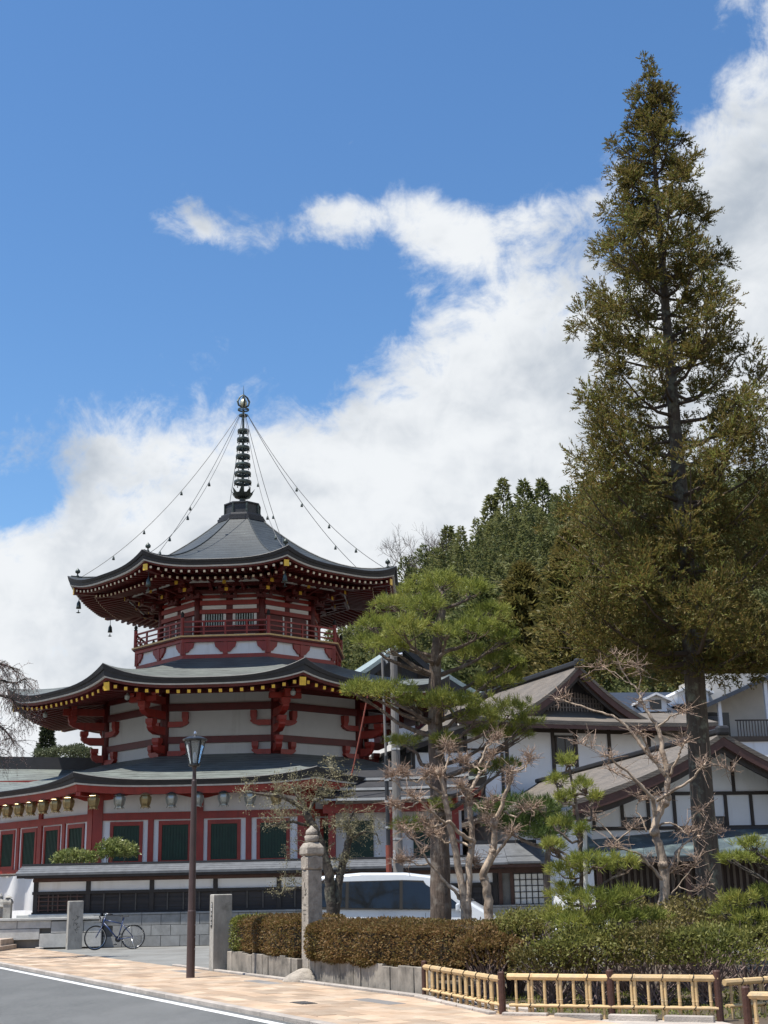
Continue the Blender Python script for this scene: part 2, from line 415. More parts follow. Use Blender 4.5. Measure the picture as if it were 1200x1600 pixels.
# the street runs away to the left; A = point of the kerb line, T = along the street (away), Nn = across towards the garden
KA = Vector((-1.11, 17.49, 0)); T = Vector((-8.50, 16.31, 0)).normalized(); Nn = Vector((T.y, -T.x, 0))
def st(a, b, z=0.): return KA + T * a + Nn * b + Vector((0, 0, z))
g = MB(); g.add([st(-30, -9, .004), st(-30, -.13, .004), st(70, -.13, .004), st(70, -9, .004)], [(0, 1, 2, 3)])
road = struct(g.build('road', asphalt))
g = MB(); g.add([st(-30, -.42, .008), st(-30, -.27, .008), st(70, -.27, .008), st(70, -.42, .008)], [(0, 1, 2, 3)])
for k in range(8): g.add([st(-12 + k * 9, -3.42, .008), st(-12 + k * 9, -3.30, .008), st(-7 + k * 9, -3.30, .008), st(-7 + k * 9, -3.42, .008)], [(0, 1, 2, 3)])
g.build('lane_line', paint_white, road)
# forecourt of cast concrete behind the pavement
g = MB(); g.add([(-22, 60, .004), st(46, 2.75, .004), st(13.2, 2.75, .004), st(9.4, 5.4, .004), (3.0, 28, .004), (9, 33, .004), (9, 48, .004)], [(0, 1, 2, 3, 4, 5, 6)])
struct(g.build('forecourt', lot, fix=True))
# pavement: bed, kerb stones and pavers
SW = 2.75
g = MB(); g.add([st(-12, 0, .010), st(-12, SW, .010), st(60, SW, .010), st(60, 0, .010)], [(0, 1, 2, 3)])
pave = struct(g.build('pavement', M('mortar_joint', (.16, .125, .095), .9, .2, 6)))
ang = math.atan2(T.y, T.x)
rng_p = random.Random(4)
pl, pw = .60, .30
pm = [box_mesh('paver', pl - .016, pw - .014, .034, m_, .006) for m_ in (paver, paver_grey)]
greys = set()
for (a0, b0) in [(6.0, 7), (1.4, 6), (10.2, 7)]:
    i0 = int((a0 + 12) / pl)
    for di in (0, 1):
        for dj in (0,): greys.add((i0 + di, b0 + dj))
cells = []
for i in range(int(62 / pl)):
    for j in range(9):
        a = -11.6 + i * pl + (.3 if j % 2 else 0); b = .16 + j * pw + .02
        c = st(a, b, .006)
        cells.append((c.y + abs(c.x) * .2 + (1000 if c.y < 15.2 or c.x < -14 else 0), i, j, c))
cells.sort(key=lambda q: q[0])
rest = MB()
for n_, (k, i, j, c) in enumerate(cells):
    gm = pm[1] if (i, j) in greys else pm[0]
    dz = rng_p.uniform(-.003, .003)
    if n_ < 300: piece('paver', gm, pave, c + Vector((0, 0, dz)), ang)
    else:
        if c.y < 12: continue
        rest.obox(c + Vector((0, 0, .017 + dz)), T * (pl - .016) / 2, Nn * (pw - .014) / 2, (0, 0, .017))
rest.build('far_pavers', M('orange_paver_far', (.37, .262, .175), .8, .15, 2.5, .3, 60, isl=.26, c2=(.44, .35, .26), c2f=(.42, .66), c2s=1.3), pave, kind='stuff')
kb = struct(MB().add([st(-12, -.13, .012), st(-12, -.005, .012), st(60, -.005, .012), st(60, -.13, .012)], [(0, 1, 2, 3)]).build('kerb', kerb_m))
km = box_mesh('kerb_stone', .79, .13, .065, kerb_m, .012)
for i in range(70):
    c = st(-8 + i * .8, -.065, .004)
    if c.y > 12: piece('kerb_stone', km, kb, c, ang)
# granite edging behind the pavers
km2 = box_mesh('edging_stone', .89, .12, .07, kerb_m, .012)
for i in range(50):
    c = st(-.4 + i * .9, SW + .07, .004)
    if not (13.3 < -.4 + i * .9 < 26.5): piece('edging_stone', km2, pave, c, ang)

# hill behind the temple
def hill_z(x, y):
    t = min(1., max(0., (y - 74) / 96.0)); s = t * t * (3 - 2 * t)
    # crest height grows to the right
    cp = [(-40, 10), (-12, 22), (-3, 28), (2, 33), (9, 37.5), (17, 43.5), (24, 46), (36, 48), (60, 46), (120, 40)]
    h = cp[0][1]
    for (x0, h0), (x1, h1) in zip(cp, cp[1:]):
        if x0 <= x <= x1: h = h0 + (h1 - h0) * (x - x0) / (x1 - x0)
    if x > cp[-1][0]: h = cp[-1][1]
    return h * (.25 * t + .75 * s) - .3 + (1.0 * math.sin(x * .21) + 1.2 * math.sin(y * .13 + x * .1)) * t
rows = []
for j in range(40):
    y = 72 + j * 3.2
    rows.append([(x, y, hill_z(x, y) if y < 172 else hill_z(x, 172) - (y - 172) * .3) for x in np.linspace(-60, 140, 61)])
struct(MB().grid(rows).build('hill', soil, smooth=True))

# ================================================================== PAGODA
PC = Vector((-6.29, 56.0, 0)); PHI = R_(-2.29)
def face_axes(f):
    m = -pi / 2 + PHI + (f - 1) * pi / 4
    n = Vector((math.cos(m), math.sin(m), 0)); return n, Vector((-n.y, n.x, 0))
def FP(f, s, d, z):
    n, t = face_axes(f); return PC + n * d + t * s + Vector((0, 0, z))
def CR(k, R, z):
    a = -pi / 2 + PHI + (k - 1.5) * pi / 4
    return PC + Vector((math.cos(a) * R, math.sin(a) * R, z))
S8, C8 = math.sin(pi / 8), math.cos(pi / 8)
class FMB(MB):
    def fbox(s, f, s0, s1, d0, d1, z0, z1):
        n, t = face_axes(f)
        return s.obox(FP(f, (s0 + s1) / 2, (d0 + d1) / 2, (z0 + z1) / 2), t * (s1 - s0) / 2, n * (d1 - d0) / 2, Vector((0, 0, (z1 - z0) / 2)))
    def ring(s, R0, R1, z0, z1, zf=None):
        """octagonal band"""
        rows = []
        for (R, z) in ((R0, z0), (R1, z0), (R1, z1), (R0, z1), (R0, z0)): rows.append([CR(k, R, z) for k in range(8)])
        return s.grid(rows, close=True)
    def cpost(s, k, R, w, z0, z1, n=10):
        c = CR(k, R, 0); return s.tube([c + Vector((0, 0, z0)), c + Vector((0, 0, z1))], w, n)
VIS = (-1, 0, 1, 2, 3)
pag = thing('pagoda', 'three tiered octagonal red and white temple pagoda with dark copper roofs', 'pagoda', PC)

def lift(s, p=3.2): return abs(s) ** p
class Roof:
    def __init__(r, Rin, zin, Rout, zout, L, hd0, hd1, prof=1.5):
        r.Rin, r.zin, r.Rout, r.zout, r.L, r.hd0, r.hd1, r.prof = Rin, zin, Rout, zout, L, hd0, hd1, prof
    def P(r, f, s, t, dR=0., dz=0.):
        R = r.Rin + (r.Rout - r.Rin) * t + dR
        z = r.zin + (r.zout - r.zin) * (1 - (1 - t) ** r.prof) + r.L * lift(s) * t ** 2.2 + dz
        return FP(f, s * R * S8, R * C8, z)
    def eave(r, f, s, dR, drop):
        hd = r.hd0 + (r.hd1 - r.hd0) * lift(s)
        return r.P(f, s, 1., dR, -(drop[0] + drop[1] * hd))
    def zeave(r, s): return r.zout + r.L * lift(s) - (r.hd0 + (r.hd1 - r.hd0) * lift(s))
    def make(r, pname, parent, white, board_h, board_mat, NS=20, NT=12, cm=None):
        top, fas, wh, bd, sof = FMB(), FMB(), FMB(), FMB(), FMB()
        SS = [math.sin(x * pi / 2) * .5 + x * .5 for x in np.linspace(-1, 1, NS + 1)]
        for f in range(-2, 6):
            top.grid([[r.P(f, s, t) for s in SS] for t in np.linspace(0, 1, NT + 1)])
            # thick layered roof edge, in two receding steps
            fas.grid([[r.eave(f, s, a, b) for s in SS] for a, b in ((0, (0, 0)), (.015, (.02, 0)), (-.03, (0, .5)), (-.07, (0, .5)), (-.10, (0, 1)), (-.22, (0, 1)))])
            wh.grid([[r.eave(f, s, a, b) for s in SS] for a, b in ((-.22, (-.002, 1)), (-.12, (.002, 1)), (-.135, (white, 1)), (-.30, (white, 1)))])
            bd.grid([[r.eave(f, s, a, b) for s in SS] for a, b in ((-.29, (white - .02, 1)), (-.22, (white + .002, 1)), (-.26, (white + board_h, 1)), (-.42, (white + board_h, 1)))])
        ro = top.build(pname, cm or copper, parent, smooth=True)
        fas.build('roof_edge', copper_dark, ro, smooth=False)
        wh.build('eave_strip', M('eave_strip_white', (.52, .50, .46), .7, .15, 4), ro)
        bd.build('eave_board', board_mat, ro)
        return ro
    def rafters(r, ro, faces, step, d_in, z_in, inset, drop, w, h, tipmat, tip, m):
        """parallel rafters under the eave, joined; their painted ends as one more part"""
        rb, tb = FMB(), FMB()
        ap = r.Rout * C8; hs = r.Rout * S8
        for f in faces:
            n, t = face_axes(f)
            cnt = int(2 * (hs - .15) / step)
            for i in range(cnt):
                s = (i - (cnt - 1) / 2) * step
                d1 = ap - inset; sn = max(-1, min(1, s / hs))
                if abs(s) > d1 * S8 / C8 - .12: continue
                z1 = r.zeave(sn) - drop
                d0 = max(d_in, abs(s) * C8 / S8)
                if d0 > d1 - .15: continue
                zc = lambda d: z_in + (z1 - z_in) * (d - d_in) / (d1 - d_in)
                a, b = FP(f, s, d0, zc(d0)), FP(f, s, d1, z1)
                rb.beam(a, b, w, h)
                dv = (b - a).normalized()
                tb.beam(b + dv * .001, b + dv * .022, tip, tip)
        rb.build('rafters', m, ro, kind='stuff'); tb.build('rafter_tips', tipmat, ro, kind='stuff')
    def hips(r, ro, ks, R_in, z_in, inset, drop, w, h, m, plate):
        for k in ks:
            a = CR(k, R_in, z_in); b = CR(k, r.Rout - inset, r.zout + r.L - r.hd1 - drop)
            hp = FMB().beam(a, b, w, h).build('hip_rafter', m, ro)
            dv = (b - a).normalized()
            if plate: FMB().beam(b + dv * .002, b + dv * .03, plate, plate * 1.25).build('hip_plate', gold, hp)
    def soffit(r, ro, R_in, z_in, drop, m):
        sb = FMB()
        SS = np.linspace(-1, 1, 15)
        for f in range(-2, 6):
            rows = []
            for t in (0, .5, 1):
                row = []
                for s in SS:
                    R = r.Rout - .3
                    R = R_in + (R - R_in) * t; z = z_in + (r.zeave(s) - drop - z_in) * t
                    row.append(FP(f, s * R * S8, R * C8, z))
                rows.append(row)
            sb.grid(rows)
        sb.build('soffit', m, ro)

# ---- lower storey
LWR = 9.78; d_l = LWR * C8; h_l = LWR * S8
low = Roof(5.45, 6.72, 11.05, 5.36, .33, .19, .36, 1.25)
w_ = FMB()
for f in range(-2, 6):
    w_.fbox(f, -h_l, h_l, d_l - .2, d_l, .3, 5.35)
w_.build('lower_wall', plaster, pag)
for k in range(-1, 5):
    po = FMB(); n1, n2 = face_axes(k - 1)[0], face_axes(k)[0]
    for f, sgn in ((k - 1, 1), (k, -1)):
        po.fbox(f, sgn * h_l - .30 * (sgn > 0) - .02, sgn * h_l + .30 * (sgn < 0) + .02, d_l - .05, d_l + .085, .3, 4.95)
    po.build('corner_post', red, pag)
for f in VIS:
    bm_ = FMB(); bm_.fbox(f, -h_l + .31, h_l - .31, d_l - .02, d_l + .07, 4.07, 4.32); bm_.build('head_beam', red, pag)
    bm_ = FMB(); bm_.fbox(f, -h_l + .31, h_l - .31, d_l - .02, d_l + .075, 2.42, 2.56); bm_.build('sill_beam', red, pag)
    bm_ = FMB(); bm_.fbox(f, -h_l - .02, h_l + .02, d_l - .02, d_l + .11, 4.93, 5.30)
    for sx in (-h_l + .31, 0, h_l - .31):      # curved spandrels under the eave beam
        for sg in (-1, 1):
            if (sx < 0 and sg < 0) or (sx > 0 and sg > 0): continue
            n, t = face_axes(f)
            poly = [(0, 0), (0, -.17), (.25, -.15), (.55, -.08), (.9, 0)]
            bm_.prism(poly if sg > 0 else poly[::-1], FP(f, sx, d_l - .02, 4.931), t * sg, (0, 0, 1), n * .09)
    bm_.build('eave_beam', red, pag, fix=True)
    bay = (2 * h_l - .62) / 4
    for i in range(5):
        s = -h_l + .31 + bay * i
        if 0 < i < 4:
            po = FMB(); wd = .10 if i != 2 else .14
            po.fbox(f, s - wd, s + wd, d_l - .02, d_l + (.06 if i != 2 else .085), 2.561, 4.069)
            if i == 2: po.fbox(f, s - .12, s + .12, d_l - .02, d_l + .08, 4.321, 4.929)
            po.build('wall_post', red, pag)
    for i in range(4):
        s = -h_l + .31 + bay * (i + .5)
        wi = FMB()
        a, b, z0, z1 = s - .58, s + .58, 2.562, 4.02
        wi.fbox(f, a, a + .12, d_l - .02, d_l + .05, z0, z1); wi.fbox(f, b - .12, b, d_l - .02, d_l + .05, z0, z1)
        wi.fbox(f, a + .12, b - .12, d_l - .02, d_l + .05, z0, z0 + .12); wi.fbox(f, a + .12, b - .12, d_l - .02, d_l + .05, z1 - .14, z1)
        wo = wi.build('window', red, pag)
        sh = FMB(); sh.fbox(f, a + .12, b - .12, d_l - .01, d_l + .006, z0 + .12, z1 - .14)
        for q in range(9):
            ss = a + .17 + q * (1.16 - .34) / 8
            sh.fbox(f, ss - .028, ss + .028, d_l + .002, d_l + .022, z0 + .125, z1 - .145)
        sh.build('shutter', green_shut, wo)
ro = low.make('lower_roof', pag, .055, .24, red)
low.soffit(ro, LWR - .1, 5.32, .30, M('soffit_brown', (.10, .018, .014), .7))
low.hips(ro, range(0, 4), 9.6, 4.98, .32, .34, .2, .2, red, 0)

# ---- middle storey
MWR = 5.58; d_m = MWR * C8; h_m = MWR * S8
mid = Roof(4.35, 10.62, 9.63, 9.08, .60, .21, .46, 1.3)
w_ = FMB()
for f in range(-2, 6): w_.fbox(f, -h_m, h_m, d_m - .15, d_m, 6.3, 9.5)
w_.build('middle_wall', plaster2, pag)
for k in range(-1, 5): FMB().cpost(k, MWR + .02, .17, 6.4, 9.4, 14).build('middle_post', red_dark, pag, smooth=True)
for f in VIS:
    for z0, z1 in ((7.10, 7.36), (8.34, 8.62), (6.55, 6.62), (9.02, 9.45)):
        FMB().fbox(f, -h_m + .13, h_m - .13, d_m - .02, d_m + .09, z0, z1).build('middle_beam', red_dark, pag)
def arm(mb, f_, o, ex, L, z, h, w, side):
    """bracket arm with a belly-shaped underside"""
    poly = [(0, 0), (L * .62, 0), (L * .88, h * .35), (L, h * .75), (L, h), (0, h)]
    o = Vector(o); ex = Vector(ex)
    mb.prism(poly, o + Vector((0, 0, z)) - side * w / 2, ex, (0, 0, 1), side * w)
def block(mb, c, w, h, ex, ey):
    """bearing block, narrower at the foot"""
    c = Vector(c); vs = []
    for z, k in ((0, .68), (h * .42, 1.), (h, 1.)):
        for a, b in ((-1, -1), (1, -1), (1, 1), (-1, 1)): vs.append(c + ex * a * w * k / 2 + ey * b * w * k / 2 + Vector((0, 0, z)))
    mb.add(vs, [(3, 2, 1, 0)] + [(i + o_, (i + 1) % 4 + o_, (i + 1) % 4 + 4 + o_, i + 4 + o_) for o_ in (0, 4) for i in range(4)] + [(8, 9, 10, 11)])
UP = Vector((0, 0, 1))
for k in range(-1, 5):
    b_ = FMB()
    c = CR(k, MWR, 0); rd = (c - PC).normalized(); rd.z = 0; sd = Vector((-rd.y, rd.x, 0))
    # stepped arms reaching out under the corner of the eave
    for z, L, bw in ((6.72, .62, .30), (7.42, 1.05, .32), (8.02, 1.55, .34)):
        arm(b_, 0, c, rd, L, z, .30, .24, sd)
        block(b_, c + rd * (L - .13) + UP * (z + .301), bw, .26, rd, sd)
    b_.obox(c + rd * .95 + UP * 8.74, rd * .85, sd * .11, UP * .14)
    # cross arm carried by the outer block
    b_.obox(c + rd * 1.42 + UP * 8.66, rd * .10, sd * .62, UP * .10)
    for q in (-.5, .5): block(b_, c + rd * 1.42 + sd * q + UP * 8.765, .2, .16, rd, sd)
    b_.build('corner_bracket', red, pag, fix=True)
    for f, sg in ((k - 1, -1), (k, 1)):
        n, t = face_axes(f); ex = t * sg
        base = FP(f, -sg * (h_m - .14), d_m + .09, 0)
        for z, L, hb_ in ((6.60, .74, .30), (7.72, .80, .38)):
            b2 = FMB()
            arm(b2, f, base, ex, L, z, .21, .18, n)
            block(b2, base + ex * (L - .13) + UP * (z + .20), .25, hb_, ex, n)
            b2.build('wall_bracket', red, pag, fix=True)
    # small corner charm
    FMB().lathe([(.02, 0), (.09, .04), (.10, .16), (.05, .22), (.01, .28)], 8, tuple(c + rd * 2.5 + UP * 8.5)).build('corner_charm', M('pale_metal', (.35, .38, .36), .5, metal=.4), pag)
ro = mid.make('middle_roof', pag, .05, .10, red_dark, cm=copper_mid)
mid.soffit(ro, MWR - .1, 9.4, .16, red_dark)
mid.rafters(ro, VIS, .385, d_m, 9.30, .34, .26, .13, .16, gold, .115, red_dark)
mid.hips(ro, range(-1, 5), MWR, 9.25, .30, .36, .22, .30, red_dark, .24)

# ---- balcony skirt and upper storey
BR = 4.70; UR = 3.45; d_u = UR * C8; h_u = UR * S8
sk = FMB(); sk.ring(4.0, 4.42, 10.3, 11.28); sk.build('balcony_skirt', plaster, pag)
for z0, z1, R1 in ((10.42, 10.72, 4.50), (11.22, 11.36, 4.56)):
    FMB().ring(4.1, R1, z0, z1).build('skirt_beam', red, pag)
FMB().ring(3.2, BR - .05, 11.36, 11.41).build('balcony_floor', red_dark, pag)
FMB().ring(BR - .28, BR, 11.411, 11.475).build('balcony_edge', M('ochre_edge', (.62, .40, .16), .5, .15, 6), pag)
for f in VIS:
    d_b = 4.42 * C8; hb = 4.42 * S8; n, t = face_axes(f)
    for s in (-hb, 0, hb):
        b_ = FMB()
        for sg in (-1, 1):
            if abs(s) > .1 and sg * s > 0: continue
            poly = [(0, 0), (.20, 0), (.30, .12), (.40, .20), (.44, .38), (0, .38)]
            b_.prism(poly, FP(f, s, d_b - .01, 10.82), t * sg, UP, n * .10)
        b_.fbox(f, s - .09, s + .09, d_b - .01, d_b + .105, 10.722, 11.219)
        b_.build('skirt_bracket', red, pag, fix=True)
# railing
for f in VIS:
    Rr = BR - .16; dr = Rr * C8; hr = Rr * S8
    for z, h in ((11.64, .05), (11.84, .05), (12.05, .07)):
        FMB().fbox(f, -hr + .07, hr - .07, dr - .03, dr + .03, z - h / 2, z + h / 2).build('railing_bar', red, pag)
    for i in range(1, 4):
        s = -hr + 2 * hr * i / 4
        FMB().fbox(f, s - .035, s + .035, dr - .032, dr + .032, 11.476, 12.014).build('railing_strut', red, pag)
for k in range(-1, 5):
    rp = FMB().cpost(k, BR - .16, .075, 11.476, 12.22, 10).build('railing_post', red, pag)
    c = CR(k, BR - .16, 12.22)
    FMB().lathe([(.075, 0), (.085, .03), (.05, .07), (.08, .12), (.06, .19), (.01, .26)], 10, c).build('post_cap', copper_dark, rp)
w_ = FMB()
for f in range(-2, 6): w_.fbox(f, -h_u, h_u, d_u - .15, d_u, 11.4, 14.0)
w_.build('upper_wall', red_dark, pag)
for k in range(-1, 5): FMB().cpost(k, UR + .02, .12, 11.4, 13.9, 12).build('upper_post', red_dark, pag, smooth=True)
for f in VIS:
    n, t = face_axes(f)
    for z0, z1, dd in ((12.55, 12.72, .10), (12.91, 13.10, .10), (13.20, 13.33, .07), (11.42, 11.55, .08)):
        FMB().fbox(f, -h_u + .1, h_u - .1, d_u - .02, d_u + dd, z0, z1).build('upper_beam', red, pag)
    for sg in (-1, 1):
        s0, s1 = (-h_u + .2, -.14) if sg < 0 else (.14, h_u - .2)
        for e_, z0, z1 in ((0, 12.74, 12.90), (0, 13.115, 13.19), (.05, 11.60, 11.70)): FMB().fbox(f, s0 + e_, s1 - e_, d_u - .01, d_u + .03, z0, z1).build('plaster_band', plaster, pag)
        p_ = FMB()
        # flame-shaped plaster field between the bracket sets
        m_ = (s0 + s1) / 2; w2 = (s1 - s0) / 2
        poly = [(-w2, 0), (w2, 0), (w2, .05), (w2 * .62, .07), (w2 * .55, .20), (w2 * .38, .29), (w2 * .18, .31), (w2 * .10, .44), (0, .50), (-w2 * .10, .44), (-w2 * .18, .31), (-w2 * .38, .29), (-w2 * .55, .20), (-w2 * .62, .07), (-w2, .05)]
        p_.prism(poly, FP(f, m_, d_u, 13.34), t, UP, n * .035)
        p_.build('plaster_field', plaster, pag, fix=True)
        if f % 2 == 1:      # barred windows on the cardinal faces
            wo = FMB()
            wo.fbox(f, s0, s0 + .11, d_u, d_u + .05, 12.0, 12.54); wo.fbox(f, s1 - .11, s1, d_u, d_u + .05, 12.0, 12.54)
            wo = wo.build('window', plaster, pag)
            FMB().fbox(f, s0 + .11, s1 - .11, d_u, d_u + .012, 12.0, 12.54).build('window_void', dark_hole, wo)
            for q in range(7):
                ss = s0 + .18 + q * (s1 - s0 - .36) / 6
                FMB().fbox(f, ss - .022, ss + .022, d_u + .012, d_u + .045, 12.0, 12.54).build('window_bar', M('pale_bar', (.42, .50, .50), .6), wo)
        else:               # doors with white edges
            dp = FMB()
            for ss in (s0 + .03, s1 - .10): dp.fbox(f, ss, ss + .07, d_u, d_u + .04, 11.72, 12.50)
            dp.build('door_edge', plaster, pag)
            FMB().fbox(f, s0 + .14, s1 - .14, d_u, d_u + .03, 11.56, 12.52).build('door_leaf', red_dark, pag)
# dense bracketing under the top eave
for R, z in ((3.85, 13.34), (4.35, 13.55), (4.95, 13.62)):
    FMB().ring(R - .13, R, z, z + .16).build('bracket_ring', red_dark, pag)
for f in VIS:
    n, t = face_axes(f)
    for s_, diag in ((0, 0), (-h_u, 1), (-h_u * .5, 0), (h_u * .5, 0)):
        b_ = FMB()
        if diag:
            c = FP(f, -h_u, d_u, 0); rd = (c - PC); rd.z = 0; rd.normalize()
        else: c = FP(f, s_, d_u, 0); rd = n.copy()
        sd = Vector((-rd.y, rd.x, 0)); kx = 1.12 if diag else 1.
        small = abs(abs(s_) - h_u * .5) < .01 and not diag
        steps = ((13.10, .42), (13.30, .88), (13.48, 1.42)) if not small else ((13.42, .9), (13.5, 1.4))
        for z, L in steps:
            L *= kx
            arm(b_, 0, c, rd, L, z, .15, .13, sd)
            block(b_, c + rd * (L - .08) + UP * (z + .15), .17, .12, rd, sd)
            if not small:
                b_.obox(c + rd * (L - .08) + UP * (z + .09), rd * .05, sd * (.34), UP * .06)
                for q in (-.28, .28): block(b_, c + rd * (L - .08) + sd * q + UP * (z + .15), .13, .11, rd, sd)
        br = b_.build('bracket_set', red_dark, pag, fix=True)
        if not small:
            tp = FMB()
            for z, L in ((13.30, .88), (13.48, 1.42)): tp.obox(c + rd * (L * kx + .012) + UP * (z + .09), rd * .012, sd * .07, UP * .07)
            tp.build('gold_tip', gold, br)
    for ss in (-.95, 0, .95):    # white carved crests just below the rafters
        n, t = face_axes(f)
        w2 = .42; poly = [(-w2, 0), (w2, 0), (w2 * .85, .05), (w2 * .6, .15), (w2 * .25, .18), (0, .22), (-w2 * .25, .18), (-w2 * .6, .15), (-w2 * .85, .05)]
        FMB().prism(poly, FP(f, ss * 1.05, 4.95 * C8 + .005, 13.56), t, UP, n * .04).build('carved_crest', plaster2, pag, fix=True)
topr = Roof(.95, 17.32, 7.45, 13.97, .46, .22, .36, 1.75)
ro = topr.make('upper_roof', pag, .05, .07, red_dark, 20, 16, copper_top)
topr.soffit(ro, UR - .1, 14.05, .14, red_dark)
topr.rafters(ro, range(-2, 6), .30, 5.0, 13.86, .30, .20, .09, .11, cream, .085, red_dark)
topr.rafters(ro, range(-2, 6), .30, d_u, 13.92, 1.05, .30, .10, .12, cream, .085, red_dark)
topr.hips(ro, range(-1, 5), UR, 13.80, .28, .30, .20, .26, red_dark, .20)
for k in range(8):
    c = CR(k, 7.05, topr.P(k - 1, 1., .94).z)
    fi = FMB().lathe([(.06, -.03), (.06, .06), (.03, .09), (.03, .15), (.10, .19), (.11, .26), (.07, .32), (.02, .36), (.005, .40)], 8, c).build('ridge_finial', bronze_dark, ro, smooth=True)
# flat hip ribs on the top roof
for k in range(8):
    FMB().tube([topr.P(k - 1, 1., t, 0, .015) for t in np.linspace(.0, .98, 14)], .03, 6).build('hip_rib', copper_top, ro)

# ---- spire
sp0 = thing('spire', 'dark bronze ringed spire with jewel finial crowning the pagoda roof', 'spire', PC + UP * 17.2)
def ORING(mb, R, z0, z1, R2=None): 
    vs = [CR(k, R, z0) for k in range(8)] + [CR(k, R2 or R, z1) for k in range(8)]
    mb.add(vs, [(k, (k + 1) % 8, (k + 1) % 8 + 8, k + 8) for k in range(8)] + [tuple(range(7, -1, -1)), tuple(range(8, 16))])
b_ = FMB(); ORING(b_, 1.12, 17.2, 17.34); ORING(b_, 1.06, 17.36, 17.44); ORING(b_, .98, 17.441, 17.55, .95); b_.build('spire_plinth', copper_dark, sp0)
b_ = FMB(); ORING(b_, .78, 17.551, 18.02); ORING(b_, .84, 18.021, 18.08); ORING(b_, .80, 18.081, 18.24, .28)
b_.build('dew_basin', M('basin_bronze', (.05, .05, .05), .5, .3, 6, metal=.4), sp0)
for k in range(8): FMB().tube([CR(k, .79, 17.56), CR(k, .79, 18.02)], .05, 6).build('basin_rib', bronze_dark, sp0)
FMB().lathe([(.14, 18.2), (.14, 18.4), (.35, 18.46), (.46, 18.62), (.40, 18.62), (.25, 18.55), (.08, 18.6), (.065, 19.0), (.05, 22.6), (.04, 22.62)], 12, (PC.x, PC.y, 0)).build('spire_shaft', bronze_dark, sp0, smooth=False)
for i in range(8):
    a = 2 * pi * i / 8
    d = Vector((math.cos(a), math.sin(a), 0)); c = PC + UP * 18.6 + d * .40
    FMB().add([c + Vector((-d.y, d.x, 0)) * .13, c - Vector((-d.y, d.x, 0)) * .13, c + d * .16 + UP * .26, c - d * .05 + UP * .02], [(0, 1, 2), (1, 0, 3), (0, 2, 3), (2, 1, 3)]).build('lotus_petal', bronze_dark, sp0)
for i in range(7):
    z = 19.10 + i * .405; R = .385 - i * .0225
    rb = FMB(); n_ = 24
    rows = [[PC + Vector((math.cos(2 * pi * q / n_) * r, math.sin(2 * pi * q / n_) * r, z + dz)) for q in range(n_)] for r, dz in ((R - .04, 0), (R, 0), (R + .012, .06), (R, .13), (R - .035, .13), (R - .04, 0))]
    rb.grid(rows, close=True)
    for q in range(4):
        a = pi / 4 + q * pi / 2
        rb.beam(PC + UP * (z + .1), PC + Vector((math.cos(a) * (R - .02), math.sin(a) * (R - .02), z + .1)), .05, .07)
    for q in range(8):
        a = q * pi / 4
        c = PC + Vector((math.cos(a) * (R - .02), math.sin(a) * (R - .02), z - .09))
        rb.lathe([(.028, 0), (.018, .06), (.004, .09)], 5, c)
    rb.build('spire_ring', bronze_dark, sp0)
rb = FMB(); n_ = 16
for z, R in ((22.32, .20), (22.60, .26)):
    rows = [[PC + Vector((math.cos(2 * pi * q / n_) * r, math.sin(2 * pi * q / n_) * r, z + dz)) for q in range(n_)] for r, dz in ((R - .03, 0), (R, 0), (R, .06), (R - .03, .06), (R - .03, 0))]
    rb.grid(rows, close=True)
    for q in range(4):
        a = q * pi / 2; rb.beam(PC + UP * (z + .03), PC + Vector((math.cos(a) * R, math.sin(a) * R, z + .03)), .03, .04)
rb.build('chain_collar', bronze_dark, sp0)
b_ = FMB()
for q in range(4):       # flame frame round the jewel
    a = q * pi / 2 + .3; d = Vector((math.cos(a), math.sin(a), 0))
    b_.tube([PC + UP * 22.72 + d * .04, PC + UP * 22.84 + d * .22, PC + UP * 23.02 + d * .27, PC + UP * 23.22 + d * .17, PC + UP * 23.36 + d * .02], [.03, .045, .05, .04, .02], 6)
b_.tube([PC + UP * 23.3, PC + UP * 23.8], [.02, .006], 5)
b_.build('flame_finial', bronze_dark, sp0)
FMB().lathe([(.02, 22.70), (.12, 22.78), (.17, 22.92), (.14, 23.06), (.05, 23.15), (.01, 23.18)], 12, (PC.x, PC.y, 0)).build('jewel', M('pale_gilt', (.52, .50, .36), .35, metal=.5), sp0, smooth=True)
chain_m = M('chain_iron', (.10, .10, .10), .6)
names8 = {0: 'far left eave corner', 1: 'front left eave corner', 2: 'front right eave corner', 3: 'far right eave corner', 4: 'right rear eave corner', 5: 'rear eave corner on the right', 6: 'rear eave corner on the left', 7: 'left rear eave corner'}
for k in range(8):
    a = PC + UP * 22.36 + (CR(k, 1, 0) - PC) * .22
    b = CR(k, 6.85, topr.P(k - 1, 1., .91).z + .05)
    ch = thing('spire_chain', 'sagging bell chain from the spire to the ' + names8[k], 'chain', a, group='bell chains of the spire')
    pts = []
    for t in np.linspace(0, 1, 22):
        p = a.lerp(b, t); p.z -= 4 * 1.0 * t * (1 - t) * (.85 + .1 * (k % 3)); pts.append(p)
    FMB().tube(pts, .013, 4).build('cable', chain_m, ch)
    for i in (8, 13, 17):
        c = pts[i] - UP * .24
        FMB().lathe([(.062, .05), (.055, .09), (.04, .16), (.022, .20), (.006, .24)], 8, c).build('bell', bronze_dark, ch, smooth=True)
